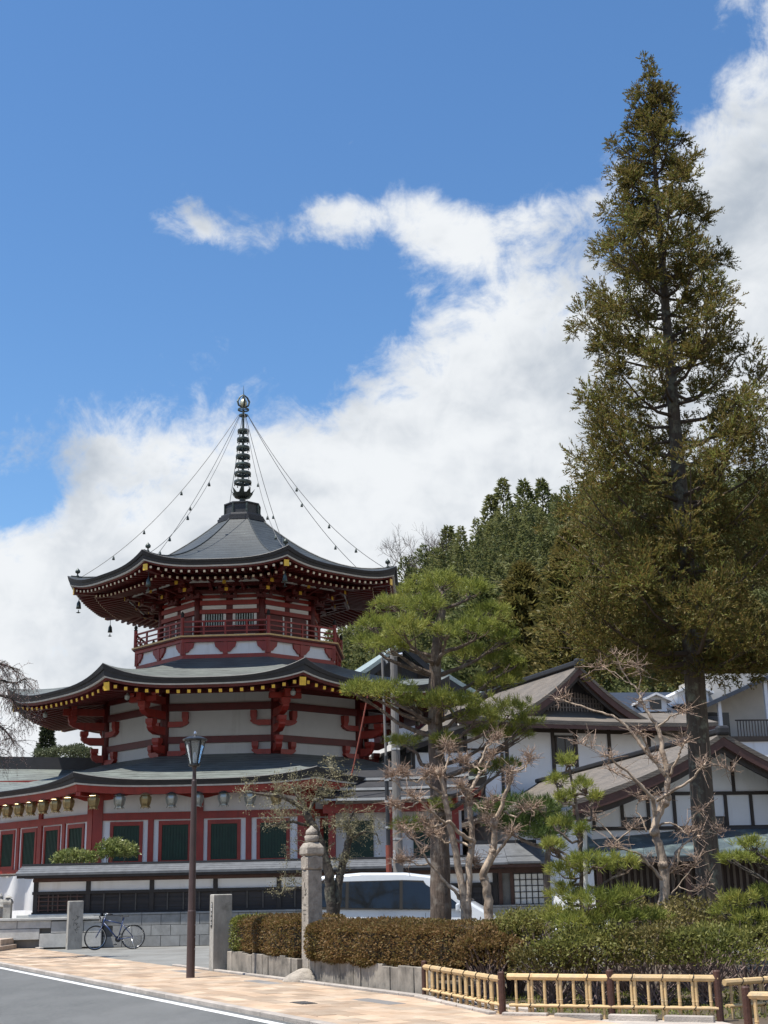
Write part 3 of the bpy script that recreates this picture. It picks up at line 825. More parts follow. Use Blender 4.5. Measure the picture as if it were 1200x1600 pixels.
for k in range(-1, 5):
    c = CR(k, 6.95, 13.42)
    wb = thing('wind_bell', 'bronze wind bell hanging under the %s of the top roof' % names8[k % 8].replace('eave ', ''), 'bell', c - UP * .5, group='wind bells of the top roof')
    FMB().lathe([(.11, -.36), (.10, -.30), (.08, -.12), (.04, -.06), (.012, 0), (.012, .25)], 10, c).build('bell_body', bronze_dark, wb, smooth=True)
    FMB().lathe([(.02, -.42), (.02, -.50), (.10, -.53), (.02, -.56)], 8, c).build('clapper', bronze_dark, wb)

# ---- hanging lanterns under the lower eave
def lantern(c, mat_, label, k=1.):
    o = thing('hanging_lantern', label, 'lantern', c, group='lanterns under the lower eave')
    B = lambda pr: MB().lathe([(r * k, z * k) for r, z in pr], 6, c)
    B([(.02, .0), (.03, -.03), (.20, -.11), (.22, -.13), (.15, -.135)]).build('lantern_cap', bronze_dark if mat_ is bronze_silver else mat_, o)
    B([(.15, -.136), (.185, -.20), (.195, -.27), (.16, -.42), (.115, -.50)]).build('lantern_body', mat_, o)
    rb = MB()
    for q in range(6):
        a = q * pi / 3
        rb.tube([c + Vector((math.cos(a) * r * k, math.sin(a) * r * k, z * k)) for r, z in ((.19, -.19), (.20, -.27), (.165, -.42), (.125, -.50), (.17, -.58))], .014, 4)
    rb.build('lantern_rib', mat_, o)
    B([(.115, -.501), (.15, -.52), (.15, -.55), (.08, -.555)]).build('lantern_foot', mat_, o)
    MB().tube([c, c + Vector((0, 0, .14))], .012, 5).build('hook', bronze_dark, o)
fin = [('gilt', bronze_gold), ('silver grey', bronze_silver), ('gilt', bronze_gold), ('silver grey', bronze_silver), ('silver grey', bronze_silver), ('silver grey', bronze_silver), ('silver grey', bronze_silver), ('gilt', bronze_gold)]
ordn = ['first', 'second', 'third', 'fourth', 'fifth', 'sixth', 'seventh', 'eighth', 'ninth']
for i in range(8):
    c = FP(1, -3.55 + i * .905, 9.92, 4.99)
    lantern(c, fin[i][1], '%s lantern under the front eave, %s from the left corner' % (fin[i][0], ordn[i]), 1.0)
for i in range(8):
    c = FP(0, 3.50 - i * .905, 9.92, 4.97)
    lantern(c, bronze_gold, 'gilt lantern on the left eave, %s back from the front corner' % ordn[i], 1.0)

# small drain cover let into the pavement
dg = thing('drain_cover', 'small dark drain cover set in the pavement near the kerb', 'drain cover', (-1.3, 20.0, .04))
MB().obox(Vector((-1.3, 20.0, .046)), T * .22, Nn * .12, UP * .004).build('cover_plate', M('cast_iron', (.06, .055, .05), .6, .3, 20), dg)
for q in range(5): MB().obox(Vector((-1.3, 20.0, .053)) + T * (-.16 + q * .08), T * .022, Nn * .10, UP * .003).build('cover_bar', M('cast_iron_worn', (.13, .12, .11), .5), dg)
# ================================================================== ROOFED BOUNDARY WALL on a concrete block base
WY = 43.0
bw = thing('block_wall', 'low concrete block wall below the dark timber boundary wall', 'wall', (-3, WY - .3, 0))
MB().box(-9.0, 6.6, WY - .22, WY + .05, 0, .97).build('mortar_core', M('block_mortar', (.13, .13, .125), .95), bw)
bmesh_ = box_mesh('concrete_block', .585, .12, .305, concrete, .006)
for j in range(3):
    for i in range(26):
        x = -8.7 + i * .6 + (.3 if j % 2 else 0)
        piece('concrete_block', bmesh_, bw, (x, WY - .26, .02 + j * .318))
cop = box_mesh('coping_slab', 1.19, .36, .055, concrete, .008)
for i in range(13): piece('coping_slab', cop, bw, (-8.4 + i * 1.2, WY - .16, .972))
tw = thing('timber_wall', 'long roofed boundary wall of dark boards with a white plaster band', 'wall', (-3, WY, 1.0))
x0, x1 = -11.3, 3.35
MB().box(x0 + .1, x1, WY - .05, WY + .05, .9, 2.2).build('wall_core', black_wood, tw)
px_ = [x0 + .1, -9.55] + [-9.55 + 2.0 * i for i in range(1, 7)] + [x1 - .1]
for x in px_: MB().box(x - .07, x + .07, WY - .13, WY + .1, 1.0, 2.18).build('wall_post', black_wood, tw)
MB().box(x0, x1, WY - .15, WY + .06, 1.62, 1.71).build('wall_rail', black_wood, tw)
MB().box(x0, x1, WY - .14, WY + .06, 2.0, 2.1).build('wall_rail', brown_wood, tw)
MB().box(x0, x1, WY - .14, WY + .06, 1.0, 1.09).build('wall_rail', black_wood, tw)
for a, b in zip(px_, px_[1:]):
    MB().box(a + .072, b - .072, WY - .085, WY - .045, 1.712, 1.998).build('plaster_panel', plaster, tw)
    n_ = max(1, round((b - a) / .5))
    for j in range(5):        # horizontal weatherboards
        z = 1.092 + j * .105
        MB().add([(a + .072, WY - .062, z + .112), (b - .072, WY - .062, z + .112), (b - .072, WY - .085, z), (a + .072, WY - .085, z), (a + .072, WY - .04, z), (b - .072, WY - .04, z), (a + .072, WY - .04, z + .112), (b - .072, WY - .04, z + .112)],
                 [(0, 3, 2, 1), (3, 4, 5, 2), (0, 1, 7, 6)]).build('weatherboard', board_wood, tw)
    for i in range(1, n_):
        x = a + (b - a) * i / n_
        MB().box(x - .022, x + .022, WY - .115, WY - .06, 1.092, 1.618).build('batten', M('grey_batten', (.075, .068, .060), .8, .3, 5), tw)
# lattice panel on the left end
for i in range(5): MB().box(x0 + .2 + i * .3, x0 + .24 + i * .3, WY - .15, WY - .117, 1.10, 1.61).build('lattice_bar', brown_wood, tw)
for i in range(4): MB().box(x0 + .18, x0 + 1.6, WY - .148, WY - .119, 1.14 + i * .13, 1.17 + i * .13).build('lattice_bar', brown_wood, tw)
rf = MB()
for sgn in (-1, 1):
    rf.add([(x0 - .35, WY + sgn * .03, 2.50), (x1 + .2, WY + sgn * .03, 2.50), (x1 + .2, WY + sgn * .58, 2.25), (x0 - .45, WY + sgn * .58, 2.25), (x0 - .45, WY + sgn * .58, 2.20), (x1 + .2, WY + sgn * .58, 2.20), (x1 + .2, WY, 2.42), (x0 - .35, WY, 2.42)],
           [(0, 1, 2, 3) if sgn > 0 else (3, 2, 1, 0), (3, 2, 5, 4) if sgn > 0 else (4, 5, 2, 3), (4, 5, 6, 7) if sgn > 0 else (7, 6, 5, 4), (0, 3, 4, 7), (1, 6, 5, 2)])
wr = rf.build('wall_roof', tile_grey, tw)
MB().box(x0 - .38, x1 + .22, WY - .10, WY + .10, 2.47, 2.56).build('ridge_cap', copper_dark, wr)
MB().box(x0 - .40, x1 + .2, WY - .56, WY - .48, 2.12, 2.20).build('eave_batten', black_wood, wr)
MB().box(x0 - .2, x1 + .1, WY - .42, WY + .3, 2.11, 2.14).build('eave_soffit', brown_wood, wr)
for j in range(4):    # overlapping roof courses
    z0_, y0_ = 2.25 + (j + 1) * .0625 - .0625, WY - .58 + j * .1375
    MB().box(x0 - .44 + j * .02, x1 + .2, y0_ - .004, y0_ + .14, z0_ + .004, z0_ + .022).obox((0, 0, -50), (.01, 0, 0), (0, .01, 0), (0, 0, .01)) if False else MB().add(
        [(x0 - .44 + j * .02, y0_, z0_ + .022), (x1 + .2, y0_, z0_ + .022), (x1 + .2, y0_ + .145, z0_ + .078), (x0 - .44 + j * .02, y0_ + .145, z0_ + .078), (x0 - .44 + j * .02, y0_, z0_ - .002), (x1 + .2, y0_, z0_ - .002)], [(0, 1, 2, 3), (4, 5, 1, 0)]).build('roof_course', tile_grey, wr)

# ---- stone-faced plinth and steps at the left end of the wall
pl_ = thing('stone_plinth', 'pale dressed stone plinth under the left end of the timber wall', 'plinth', (-10.6, 42.4, 0))
MB().box(-12.6, -9.05, WY - .45, WY + .3, 0, .86).build('plinth_core', M('block_mortar', (.13, .13, .125)), pl_)
gs = M('dressed_granite', (.42, .42, .40), .8, .14, 6, .4, 60, obr=.12)
for x_a, x_b, z_a, z_b in [(-10.55, -9.55, .48, .83), (-9.54, -9.0, .48, .83), (-10.9, -9.9, .06, .47), (-9.89, -9.0, .06, .47), (-12.5, -10.91, .30, .62), (-11.6, -10.56, .63, .86), (-12.5, -11.61, .63, .86)]:
    c_ = box_mesh('plinth_stone', x_b - x_a - .008, .14, z_b - z_a - .008, gs, .008); piece('plinth_stone', c_, pl_, ((x_a + x_b) / 2, WY - .50, z_a))
piece('plinth_cap', box_mesh('plinth_cap', 3.6, .7, .07, gs, .01), pl_, (-10.75, WY - .28, .862))
piece('wall_footing', box_mesh('wall_footing', 2.6, .42, .1, gs, .02), pl_, (-10.4, WY - .15, .934))
stp = thing('stone_steps', 'low brown stone steps beside the plinth at the left edge', 'steps', (-12.4, 41.2, 0))
for i, (w_s, d_s) in enumerate(((2.6, 2.0), (2.2, 1.4))):
    piece('step', box_mesh('step', w_s, d_s, .18, M('brown_step', (.40, .32, .25), .85, .2, 4, .4, 50), .012), stp, (-12.9 + .1 * i, 41.5 + .3 * i, .18 * i))
tag(MB().tube([(-9.98, 42.35, 0), (-9.98, 42.35, .30), (-9.96, 42.33, .34)], .028, 8).build('white_pipe', M('white_pvc', (.75, .75, .72), .4)), 'short white pipe standing against the stone plinth', 'pipe')
sl = thing('stone_bollard', 'small rounded stone gatepost at the left edge before the curtain', 'bollard', (-12.0, 42.6, .86))
MB().lathe([(.16, .86), (.16, 1.35), (.19, 1.38), (.19, 1.43), (.15, 1.50), (.06, 1.55)], 4, (-12.0, 42.7, 0), pi / 4).build('post_shaft', stone, sl)
MB().lathe([(.12, 1.551), (.14, 1.56), (.02, 1.62)], 8, (-12.0, 42.7, 0)).build('post_top', stone, sl)
sl = thing('stone_lantern', 'round-topped grey stone lantern partly cut by the left edge', 'lantern', (-12.75, 44.4, 0))
MB().lathe([(.22, 0), (.22, .9), (.30, .95), (.30, 1.25), (.34, 1.28), (.25, 1.42), (.10, 1.52), (.10, 1.6), (.03, 1.7)], 8, (-12.75, 44.4, 0)).build('lantern_stone', stone, sl)
cu = thing('white_curtain', 'white ceremonial curtain hung across the gateway at the left edge', 'curtain', (-13, 46.2, 0))
rows = []
for j in range(6):
    rows.append([(x, 46.2 + .05 * math.sin(x * 9 + j * .2) + .01 * j, 2.25 - j * .26 + (.18 * abs(math.sin((x + 14) * 1.1)) if j > 3 else 0)) for x in np.linspace(-15, -11.6, 40)])
MB().grid(rows).build('curtain_cloth', M('white_cloth', (.78, .78, .76), .9, .05), cu, smooth=True)
MB().tube([(-15, 46.2, 2.28), (-11.5, 46.2, 2.28)], .035, 6).build('curtain_rod', black_wood, cu)

# ================================================================== STONE PILLARS
def strokes(mb, c, ex, ez, n, w, h, rs):
    """brush-stroke grooves inside a w x h field"""
    rg = random.Random(rs)
    for _ in range(n):
        a = c + ex * rg.uniform(-w / 2, w / 2) + ez * rg.uniform(-h / 2, h / 2)
        an = rg.choice([0, .1, 1.45, 1.6, .8, 2.3]); l = rg.uniform(.25, .6) * w
        d = ex * math.cos(an) + ez * math.sin(an)
        mb.beam(a - d * l / 2, a + d * l / 2, .012, .004, ex.cross(ez))
def text_on(txt, parent, origin, ex, ez, size, mat_, depth=.004):
    """vertical column of raised characters"""
    n = ex.cross(ez)
    for i, ch_ in enumerate(txt):
        cu_ = bpy.data.curves.new('character', 'FONT'); cu_.body = ch_; cu_.size = size; cu_.align_x = 'CENTER'; cu_.align_y = 'CENTER'; cu_.extrude = depth
        cu_.resolution_u = 2
        o = bpy.data.objects.new('character', cu_); COL.objects.link(o)
        dg = bpy.context.evaluated_depsgraph_get()
        me = bpy.data.meshes.new_from_object(o.evaluated_get(dg))
        bpy.data.objects.remove(o)
        me.materials.clear(); me.materials.append(mat_)
        o = bpy.data.objects.new('character', me); COL.objects.link(o); o.parent = parent
        mt = Matrix((ex, ez, -n if False else ex.cross(ez))).transposed().to_4x4()
        mt.translation = Vector(origin) - ez * size * 1.08 * i - parent.location
        o.matrix_local = mt
# gate pillars: broad faces look down the street, narrow ones at the road
pr1 = thing('stone_gatepost', 'square granite gatepost with stained carving beside the bicycle', 'gatepost', (-9.68, 41.8, 0))
az1 = math.atan2(T.y, T.x)
def pillar(parent, c, wt, wn, h, mat_, ch=.015):
    o = bpy.data.objects.new('pillar_shaft', box_mesh('pillar_shaft', wt, wn, h, mat_, ch)); COL.objects.link(o); o.parent = parent
    o.location = Vector(c) - parent.location; o.rotation_euler = (0, 0, az1); return o
pillar(pr1, (-9.70, 41.9, 0), .22, .44, 1.42, stone)
cx = -T; ez = UP
mb = MB(); fc = Vector((-9.70, 41.9, 0)) - T * .112
strokes(mb, fc + UP * .72, Nn, UP, 14, .20, .62, 3); mb.build('carved_marks', M('carving_shadow', (.06, .06, .055), .95), pr1)
pr2 = thing('stone_gatepost', 'plain granite gatepost with a narrow black name plate facing the road', 'gatepost', (-3.58, 28.6, 0))
pillar(pr2, (-3.58, 28.62, 0), .24, .40, 1.55, stone)
fc2 = Vector((-3.58, 28.62, 0)) - Nn * .203
pt = MB().obox(fc2 + UP * 1.14, T * .045, Nn * .006, UP * .25).build('name_plate', M('black_plate', (.012, .012, .012), .35), pr2)
text_on('日本ハハロ', pr2, fc2 - Nn * .007 + UP * 1.335, -T if (-T).cross(UP).dot(-Nn) > 0 else T, UP, .085, M('white_lettering', (.72, .72, .70), .6), .001)
# old five-part way marker
gc = Vector((-1.48, 25.24, 0))
mk = thing('stone_waymarker', 'tall old carved stone way marker with rounded top between the hedges', 'way marker', gc)
def sq(mb, c, rot, prof, n=4):
    mb.lathe([(r * math.sqrt(2), z) for r, z in prof], n, c, rot + pi / 4)
def sq_part(name, prof, mat_, smooth=False):
    b = MB(); sq(b, gc, az1, prof); return b.build(name, mat_, mk, bevel=.012)
sq_part('marker_shaft', [(.150, 0), (.142, 1.95)], stone_old)
sq_part('marker_cube', [(.14, 1.956), (.155, 1.99), (.155, 2.18), (.13, 2.20)], stone_old)
for sx_, sy_ in ((T, Nn), (-T, Nn), (Nn, T), (-Nn, T)):
    o = MB().lathe([(.12, -.012), (.125, .0), (.10, .004), (.09, .0)], 20, (0, 0, 0)).build('cube_roundel', stone_old, mk, local=True)
    zz = sx_.normalized(); mt = Matrix((sy_, zz.cross(sy_), zz)).transposed().to_4x4(); mt.translation = zz * .158 + UP * 2.085; o.matrix_local = mt
sq_part('marker_roof', [(.14, 2.20), (.178, 2.24), (.172, 2.36), (.12, 2.44), (.08, 2.45)], stone_old)
MB().lathe([(.10, 2.45), (.125, 2.48), (.135, 2.56), (.12, 2.575)], 14, gc).build('marker_bowl', stone_old, mk, smooth=True)
MB().lathe([(.10, 2.576), (.115, 2.61), (.10, 2.67), (.05, 2.71), (.012, 2.755)], 14, gc).build('marker_jewel', stone_old, mk, smooth=True)
cut = M('incised_stone', (.09, .08, .065), .95)
fx = -T if (-T).cross(UP).dot(-Nn) > 0 else T
mb = MB(); strokes(mb, gc - Nn * .147 + UP * 1.66, fx, UP, 9, .17, .42, 11); mb.build('carved_letter', cut, mk)
text_on('二丁', mk, gc - Nn * .1465 + UP * 1.28, fx, UP, .16, cut, .002)
bd = thing('base_boulder', 'rounded grey boulder at the foot of the way marker', 'boulder', gc + Vector((-.15, -.45, 0)))
import bmesh as _bm
bm = _bm.new(); _bm.ops.create_icosphere(bm, subdivisions=3, radius=.3)
for v in bm.verts:
    v.co.x *= 1.25; v.co.z = max(v.co.z * .8, -.02); k_ = 1 + .09 * math.sin(v.co.x * 11 + 1) * math.cos(v.co.y * 9) ; v.co *= k_
me = bpy.data.meshes.new('boulder_stone'); bm.to_mesh(me); bm.free(); me.materials.append(stone_old); me.polygons.foreach_set('use_smooth', [True] * len(me.polygons))
o = bpy.data.objects.new('boulder_stone', me); COL.objects.link(o); o.parent = bd

# ================================================================== STREET LAMP
lc = Vector((-3.87, 26.43, 0))
lp = thing('street_lamp', 'tall brown street lamp with a tapered glass lantern head', 'street lamp', lc)
MB().lathe([(.085, 0), (.085, .04), (.082, .05), (.080, 1.25), (.072, 1.27), (.060, 3.0), (.050, 3.72), (.040, 3.74), (.036, 3.96), (.05, 3.97), (.05, 4.0)], 16, lc).build('lamp_pole', lamp_brown, lp, smooth=False)
blk = M('black_iron', (.016, .017, .018), .4, .2, 6)
MB().lathe([(.10, 4.0), (.12, 4.02), (.12, 4.05), (.10, 4.06)], 12, lc).build('lantern_base', blk, lp)
fr = MB()
for q in range(6):
    a = q * pi / 3 + .2
    fr.beam(lc + Vector((math.cos(a) * .10, math.sin(a) * .10, 4.05)), lc + Vector((math.cos(a) * .205, math.sin(a) * .205, 4.50)), .022, .022)
fr.build('lantern_frame', blk, lp)
MB().lathe([(.225, 4.50), (.245, 4.515), (.245, 4.54), (.14, 4.585), (.04, 4.60), (.03, 4.62)], 12, lc, .2).build('lantern_roof', blk, lp)
MB().lathe([(.02, 4.62), (.03, 4.65), (.012, 4.70)], 8, lc).build('lamp_finial', steel, lp)
gm, t_, p_ = new_mat('lantern_glass'); p_.inputs['Base Color'].default_value = (.75, .80, .80, 1); p_.inputs['Roughness'].default_value = .12; p_.inputs['Transmission Weight'].default_value = .85; p_.inputs['IOR'].default_value = 1.1
gl = MB()
for q in range(6):
    a, b = q * pi / 3 + .2, (q + 1) * pi / 3 + .2
    gl.add([lc + Vector((math.cos(a) * .095, math.sin(a) * .095, 4.06)), lc + Vector((math.cos(b) * .095, math.sin(b) * .095, 4.06)), lc + Vector((math.cos(b) * .195, math.sin(b) * .195, 4.49)), lc + Vector((math.cos(a) * .195, math.sin(a) * .195, 4.49))], [(0, 1, 2, 3)])
gl.build('lantern_glass', gm, lp)
MB().lathe([(.035, 4.06), (.04, 4.2), (.02, 4.28)], 8, lc).build('lamp_bulb', M('frosted_bulb', (.7, .7, .68), .4), lp)
for i in range(3): MB().lathe([(.012, 0), (.012, .012), (.004, .016)], 6, lc + Vector((.08, -.03, .55 + .22 * i))).build('pole_bolt', steel, lp)

# ================================================================== PLANTER EDGING OF UPRIGHT CONCRETE PLANKS
def edging(pts, h, name_label, hs=0.):
    e = thing('plank_edging', name_label, 'edging', pts[0])
    rg = random.Random(5)
    for a, b in zip(pts, pts[1:]):
        a, b = Vector(a), Vector(b); L = (b - a).length; n = max(1, round(L / .27)); d = (b - a).normalized()
        for i in range(n):
            c = a + (b - a) * ((i + .5) / n); w = L / n - .012
            me = box_mesh('concrete_plank', w, .10, h * rg.uniform(.94, 1.04), plank_conc, .008)
            o = piece('concrete_plank', me, e, (c.x + rg.uniform(-.008, .008), c.y + rg.uniform(-.008, .008), 0), math.atan2(d.y, d.x))
            o.rotation_euler = (rg.uniform(-.012, .012), 0, math.atan2(d.y, d.x))
    return e
edging([st(10.75, 3.05), st(7.15, 3.05)], .42, 'stained concrete plank edging under the small clipped hedge')
edging([st(6.75, 3.1), st(2.25, 3.1)], .42, 'stained concrete plank edging under the long clipped hedge')

# ================================================================== BAMBOO FENCE
def fence_run(pts, label, z0=0., H=.50, step=.20, first=True, pr=.020):
    f_ = thing('bamboo_fence', label, 'fence', pts[0], group='bamboo fence sections')
    rg = random.Random(len(label))
    for a, b in zip(pts, pts[1:]):
        a, b = Vector(a), Vector(b); d = (b - a); L = d.length; d.normalize(); s_ = Vector((d.y, -d.x, 0))
        nn = max(3, int(L / .36))
        def cane(p0, p1, r, name):
            n_ = max(2, int((p1 - p0).length / .30)); pts_, rr = [], []
            for i in range(n_):
                for t_k, k in ((.02, 1.), (.95, 1.), (.97, 1.13), (.985, 1.13)):
                    pts_.append(p0.lerp(p1, (i + t_k) / n_)); rr.append(r * k)
            pts_.append(p1); rr.append(r)
            return MB().tube(pts_, rr, 8).build(name, bamboo, f_, smooth=False)
        A, B = a + UP * z0, b + UP * z0
        cane(A + UP * (H - .04) - d * .02, B + UP * (H - .045) + d * .02, .040, 'top_rail')
        cane(A + UP * .15 + s_ * .028, B + UP * .15 + s_ * .028, .019, 'lower_rail')
        cane(A + UP * .15 - s_ * .028, B + UP * .15 - s_ * .028, .019, 'lower_rail')
        n = int(L / step)
        for i in range(n):
            c = A + d * ((i + .5) * L / n)
            off = .021 if i % 2 else 0.
            for q in ((-1, 1) if i % 2 else (0,)):
                p = c + d * q * off
                cane(p + UP * .0, p + UP * (H - .075), pr * rg.uniform(.85, 1.1), 'picket')
            if i % 2:
                for z, r in ((H - .042, .044), (.15, .052)):
                    k_ = []
                    for m in range(13):
                        an = 2 * pi * m / 12; k_.append(c + s_ * math.cos(an) * r + UP * (z + math.sin(an) * (r if z > .3 else .027)) + d * .012 * math.sin(an * 2))
                    MB().tube(k_, .006, 4, False).build('tie_cord', tie_black, f_)
        
    for p in pts:
        if first or p is not pts[0]:
            MB().lathe([(.045, 0), (.045, H + .035), (.035, H + .05), (.01, H + .052)], 10, Vector(p) + UP * z0).build('fence_post', post_brown, f_)
    return f_
F0, F1, F2, F3 = Vector((.46, 20.7, 0)), Vector((1.37, 17.72, 0)), Vector((2.66, 17.12, 0)), Vector((3.86, 16.62, 0))
fence_run([F0, F1], 'bamboo fence section running back along the pavement to the plank edging', 0, .50, .23)
fence_run([F1 + Vector((.09, -.04, 0)), F2, F3], 'long bamboo fence section facing the street in front of the shrubs', 0, .53, .17, False)
fence_run([F3 + Vector((.15, .25, 0)), Vector((5.2, 17.6, 0))], 'short bamboo fence section set back at the corner of the bed', 0, .46, .17, False)
fence_run([Vector((3.64, 14.45, 0)), Vector((4.9, 13.9, 0))], 'nearest bamboo fence section cut off by the lower right corner', 0, .50, .16)
eb = struct(MB().add([F0 + UP * .006, F1 + UP * .006, F3 + UP * .006, (4.2, 14.7, .006), (3.5, 14.3, .006), (1.6, 16.6, .006), st(2.4, SW + .13, .006)], [(0, 1, 2, 3, 4, 5, 6)]).build('bed_edge', kerb_m, fix=True))
km3 = box_mesh('bed_kerb_stone', .58, .10, .07, kerb_m, .01)
for a, b in ((F0, F1), (F1, F3)):
    d = (b - a); n = int(d.length / .6); an = math.atan2(d.y, d.x); q = Vector((d.y, -d.x, 0)).normalized()
    for i in range(n): piece('bed_kerb_stone', km3, eb, a + d * ((i + .5) / n) + q * .13 + UP * .006, an)
# clipped low ground cover between fence and shrubs

# ================================================================== UTILITY POLES
up = thing('utility_pole', 'grey concrete utility pole rising through the pine tree', 'utility pole', (.19, 38, 0))
MB().lathe([(.155, 0), (.10, 8.35), (.03, 8.37)], 12, (.19, 38, 0)).build('pole_shaft', M('grey_pole', (.19, .178, .165), .8, .25, 3, .2, 40, stretch=(1, 1, .3)), up)
for z in (2.9, 3.4, 4.6, 5.4, 6.8): MB().lathe([(.165 - z * .0066, z), (.165 - z * .0066, z + .05)], 12, (.19, 38, 0)).build('pole_band', steel, up)
MB().box(.05, .13, 37.78, 37.86, 2.35, 2.62).build('marker_plate', M('white_plate', (.7, .7, .7), .5), up)
MB().beam((.0, 37.95, 7.9), (-.15, 37.9, 8.25), .05, .05).build('pole_bracket', steel, up)
MB().tube([(.19, 37.9, 8.1), (.45, 37.9, 8.15)], .05, 8).build('pole_bracket', steel, up)
cp_ = thing('conduit_pipe', 'slim pole with a rust red foot and black upper length beside the utility pole', 'pipe', (-.08, 37.6, 0))
MB().tube([(-.06, 37.6, 0), (-.07, 37.6, 2.75)], .085, 10).build('red_sleeve', M('rust_red_pipe', (.20, .045, .025), .6, .25, 4), cp_)
MB().tube([(-.07, 37.6, 2.75), (-.09, 37.6, 5.2)], .06, 10).build('black_sleeve', M('black_pipe', (.02, .022, .025), .5), cp_)
MB().tube([(-.09, 37.6, 5.2), (-.14, 37.6, 8.0)], .035, 8).build('pale_sleeve', M('grey_pole', (.27, .26, .25)), cp_)
for z in (3.2, 3.9, 4.5): MB().lathe([(.075, z), (.075, z + .06)], 10, (-.085, 37.6, 0)).build('pipe_clamp', steel, cp_)
tag(MB().tube([at(575, 1085, 46), at(553, 1195, 46), at(549, 1212, 46)], .03, 6).build('guy_wire_guard', M('rust_red_pipe', (.20, .045, .025))), 'thin reddish slanting pole before the right face of the pagoda', 'pole')

# ================================================================== CARS
paint_w = bpy.data.materials.new('pearl_white_paint'); paint_w.use_nodes = True
p_ = paint_w.node_tree.nodes['Principled BSDF']; p_.inputs['Base Color'].default_value = (.66, .69, .72, 1); p_.inputs['Roughness'].default_value = .28; p_.inputs['Coat Weight'].default_value = .6; p_.inputs['Coat Roughness'].default_value = .06; p_.inputs['Metallic'].default_value = .15
glass_d = bpy.data.materials.new('tinted_glass'); glass_d.use_nodes = True
p_ = glass_d.node_tree.nodes['Principled BSDF']; p_.inputs['Base Color'].default_value = (.012, .014, .016, 1); p_.inputs['Roughness'].default_value = .06; p_.inputs['Specular IOR Level'].default_value = .6
def make_car(label, loc, rz, prof, belt, Wd, tumble, wins, wind, wheels, group=None):
    """x forward, prof = side outline (x, z) from rear foot over the roof to the front foot"""
    c = thing('parked_car', label, 'car', loc, rz, group)
    def hw(z): return Wd / 2 if z <= belt else Wd / 2 - (z - belt) * tumble
    # body shell with rounded shoulder: several stations across the width
    rows = []
    zmax = max(z for _, z in prof)
    for k in (-1, -.96, -.80, 0, .80, .96, 1):
        row = []
        for x, z in prof:
            inset = {1: .05, .96: .012}.get(abs(k), 0.)
            cx_ = 2.3
            zz = z - inset * (1 if z > belt else .3); xx = x * (1 - inset * .5)
            row.append((xx, k * hw(z), zz))
        rows.append(row)
    b = MB(); b.grid(rows)
    n = len(prof)
    for r in (rows[0], rows[-1]):
        # side: fan split at the belt line
        o_ = len(b.v); b.v.extend(r); b.f.append(tuple(range(o_, o_ + n)) if r is rows[-1] else tuple(range(o_ + n - 1, o_ - 1, -1)))
    body = b.build('car_body', paint_w, c, local=True, smooth=False, fix=True)
    bv = body.modifiers.new('bevel', 'BEVEL'); bv.width = .035; bv.segments = 3; bv.limit_method = 'ANGLE'; bv.angle_limit = R_(25)
    body.data.polygons.foreach_set('use_smooth', [True] * len(body.data.polygons))
    for sg in (-1, 1):
        xs_ = [x for w in wins for x, z in w]; tr_p = [(min(xs_) - .02, belt + .10), (max(x for x, z in wins[1]) + .02, belt + .04), (max(x for x, z in wins[1]) - .45, max(z for x, z in wins[1]) + .0), (wins[1][-1][0], max(z for x, z in wins[0]) + .02), (min(xs_) + .12, max(z for x, z in wins[0]) + .015)]
        MB().add([(x, sg * (hw(z) + .003), z) for x, z in tr_p], [tuple(range(len(tr_p)))]).build('window_surround', dark_hole, c, local=True)
        for w in wins:
            y = [sg * (hw(z) + .006) for x, z in w]
            o_ = MB().add([(x, y[i], z) for i, (x, z) in enumerate(w)], [tuple(range(len(w)))])
            o_.build('side_window', glass_d, c, local=True)
        MB().obox((wind[0][0] - .28, sg * (Wd / 2 + .10), belt + .09), (.05, 0, .01), (0, .10, 0), (0, 0, .08)).build('wing_mirror', paint_w, c, local=True, bevel=.03)
        for hx in (.25, -.95): 
            MB().box(hx - .10, hx + .10, sg * (Wd / 2) - .002, sg * (Wd / 2) + .035, belt - .16, belt - .12).build('door_handle', steel, c, local=True, bevel=.01)
        for hx in (.62, -.40, -1.42): MB().box(hx - .004, hx + .004, sg * Wd / 2 - .004, sg * Wd / 2 + .0015, .35, belt - .02).build('door_gap', dark_hole, c, local=True)
        MB().obox((prof[-3][0] - .22, sg * (Wd / 2 - .22), prof[-3][1] - .12), (.20, 0, 0), (0, .2, 0), (0, 0, .08)).build('headlight', M('headlamp', (.7, .72, .74), .15), c, local=True, bevel=.03)
        for wx in wheels:
            o = bpy.data.objects.new('wheel', None); 
            tr_ = MB().lathe([(.20, -.09), (.30, -.10), (.325, -.06), (.325, .06), (.30, .10), (.20, .09)], 24, (0, 0, 0))
            wo = tr_.build('wheel', black_rubber, c, local=True, smooth=False)
            wo.location = (wx, sg * (Wd / 2 - .11), .325); wo.rotation_euler = (pi / 2, 0, 0)
            MB().lathe([(.03, -.10), (.20, -.085), (.20, .085), (.03, .10)], 16, (0, 0, 0)).build('rim', steel, wo, local=True)
    ws = MB(); (xa, za), (xb, zb) = wind
    ws.add([(xa + .02, -hw(za) + .10, za + .02), (xa + .02, hw(za) - .10, za + .02), (xb + .02, hw(zb) - .14, zb + .012), (xb + .02, -hw(zb) + .14, zb + .012)], [(0, 1, 2, 3)])
    ws.build('windscreen', glass_d, c, local=True)
    return c
van_prof = [(-2.32, .30), (-2.36, .62), (-2.34, 1.10), (-2.22, 1.66), (-2.05, 1.84), (-1.0, 1.90), (.1, 1.88), (.75, 1.80), (1.25, 1.55), (1.75, 1.22), (2.05, 1.06), (2.32, .86), (2.38, .60), (2.34, .30)]
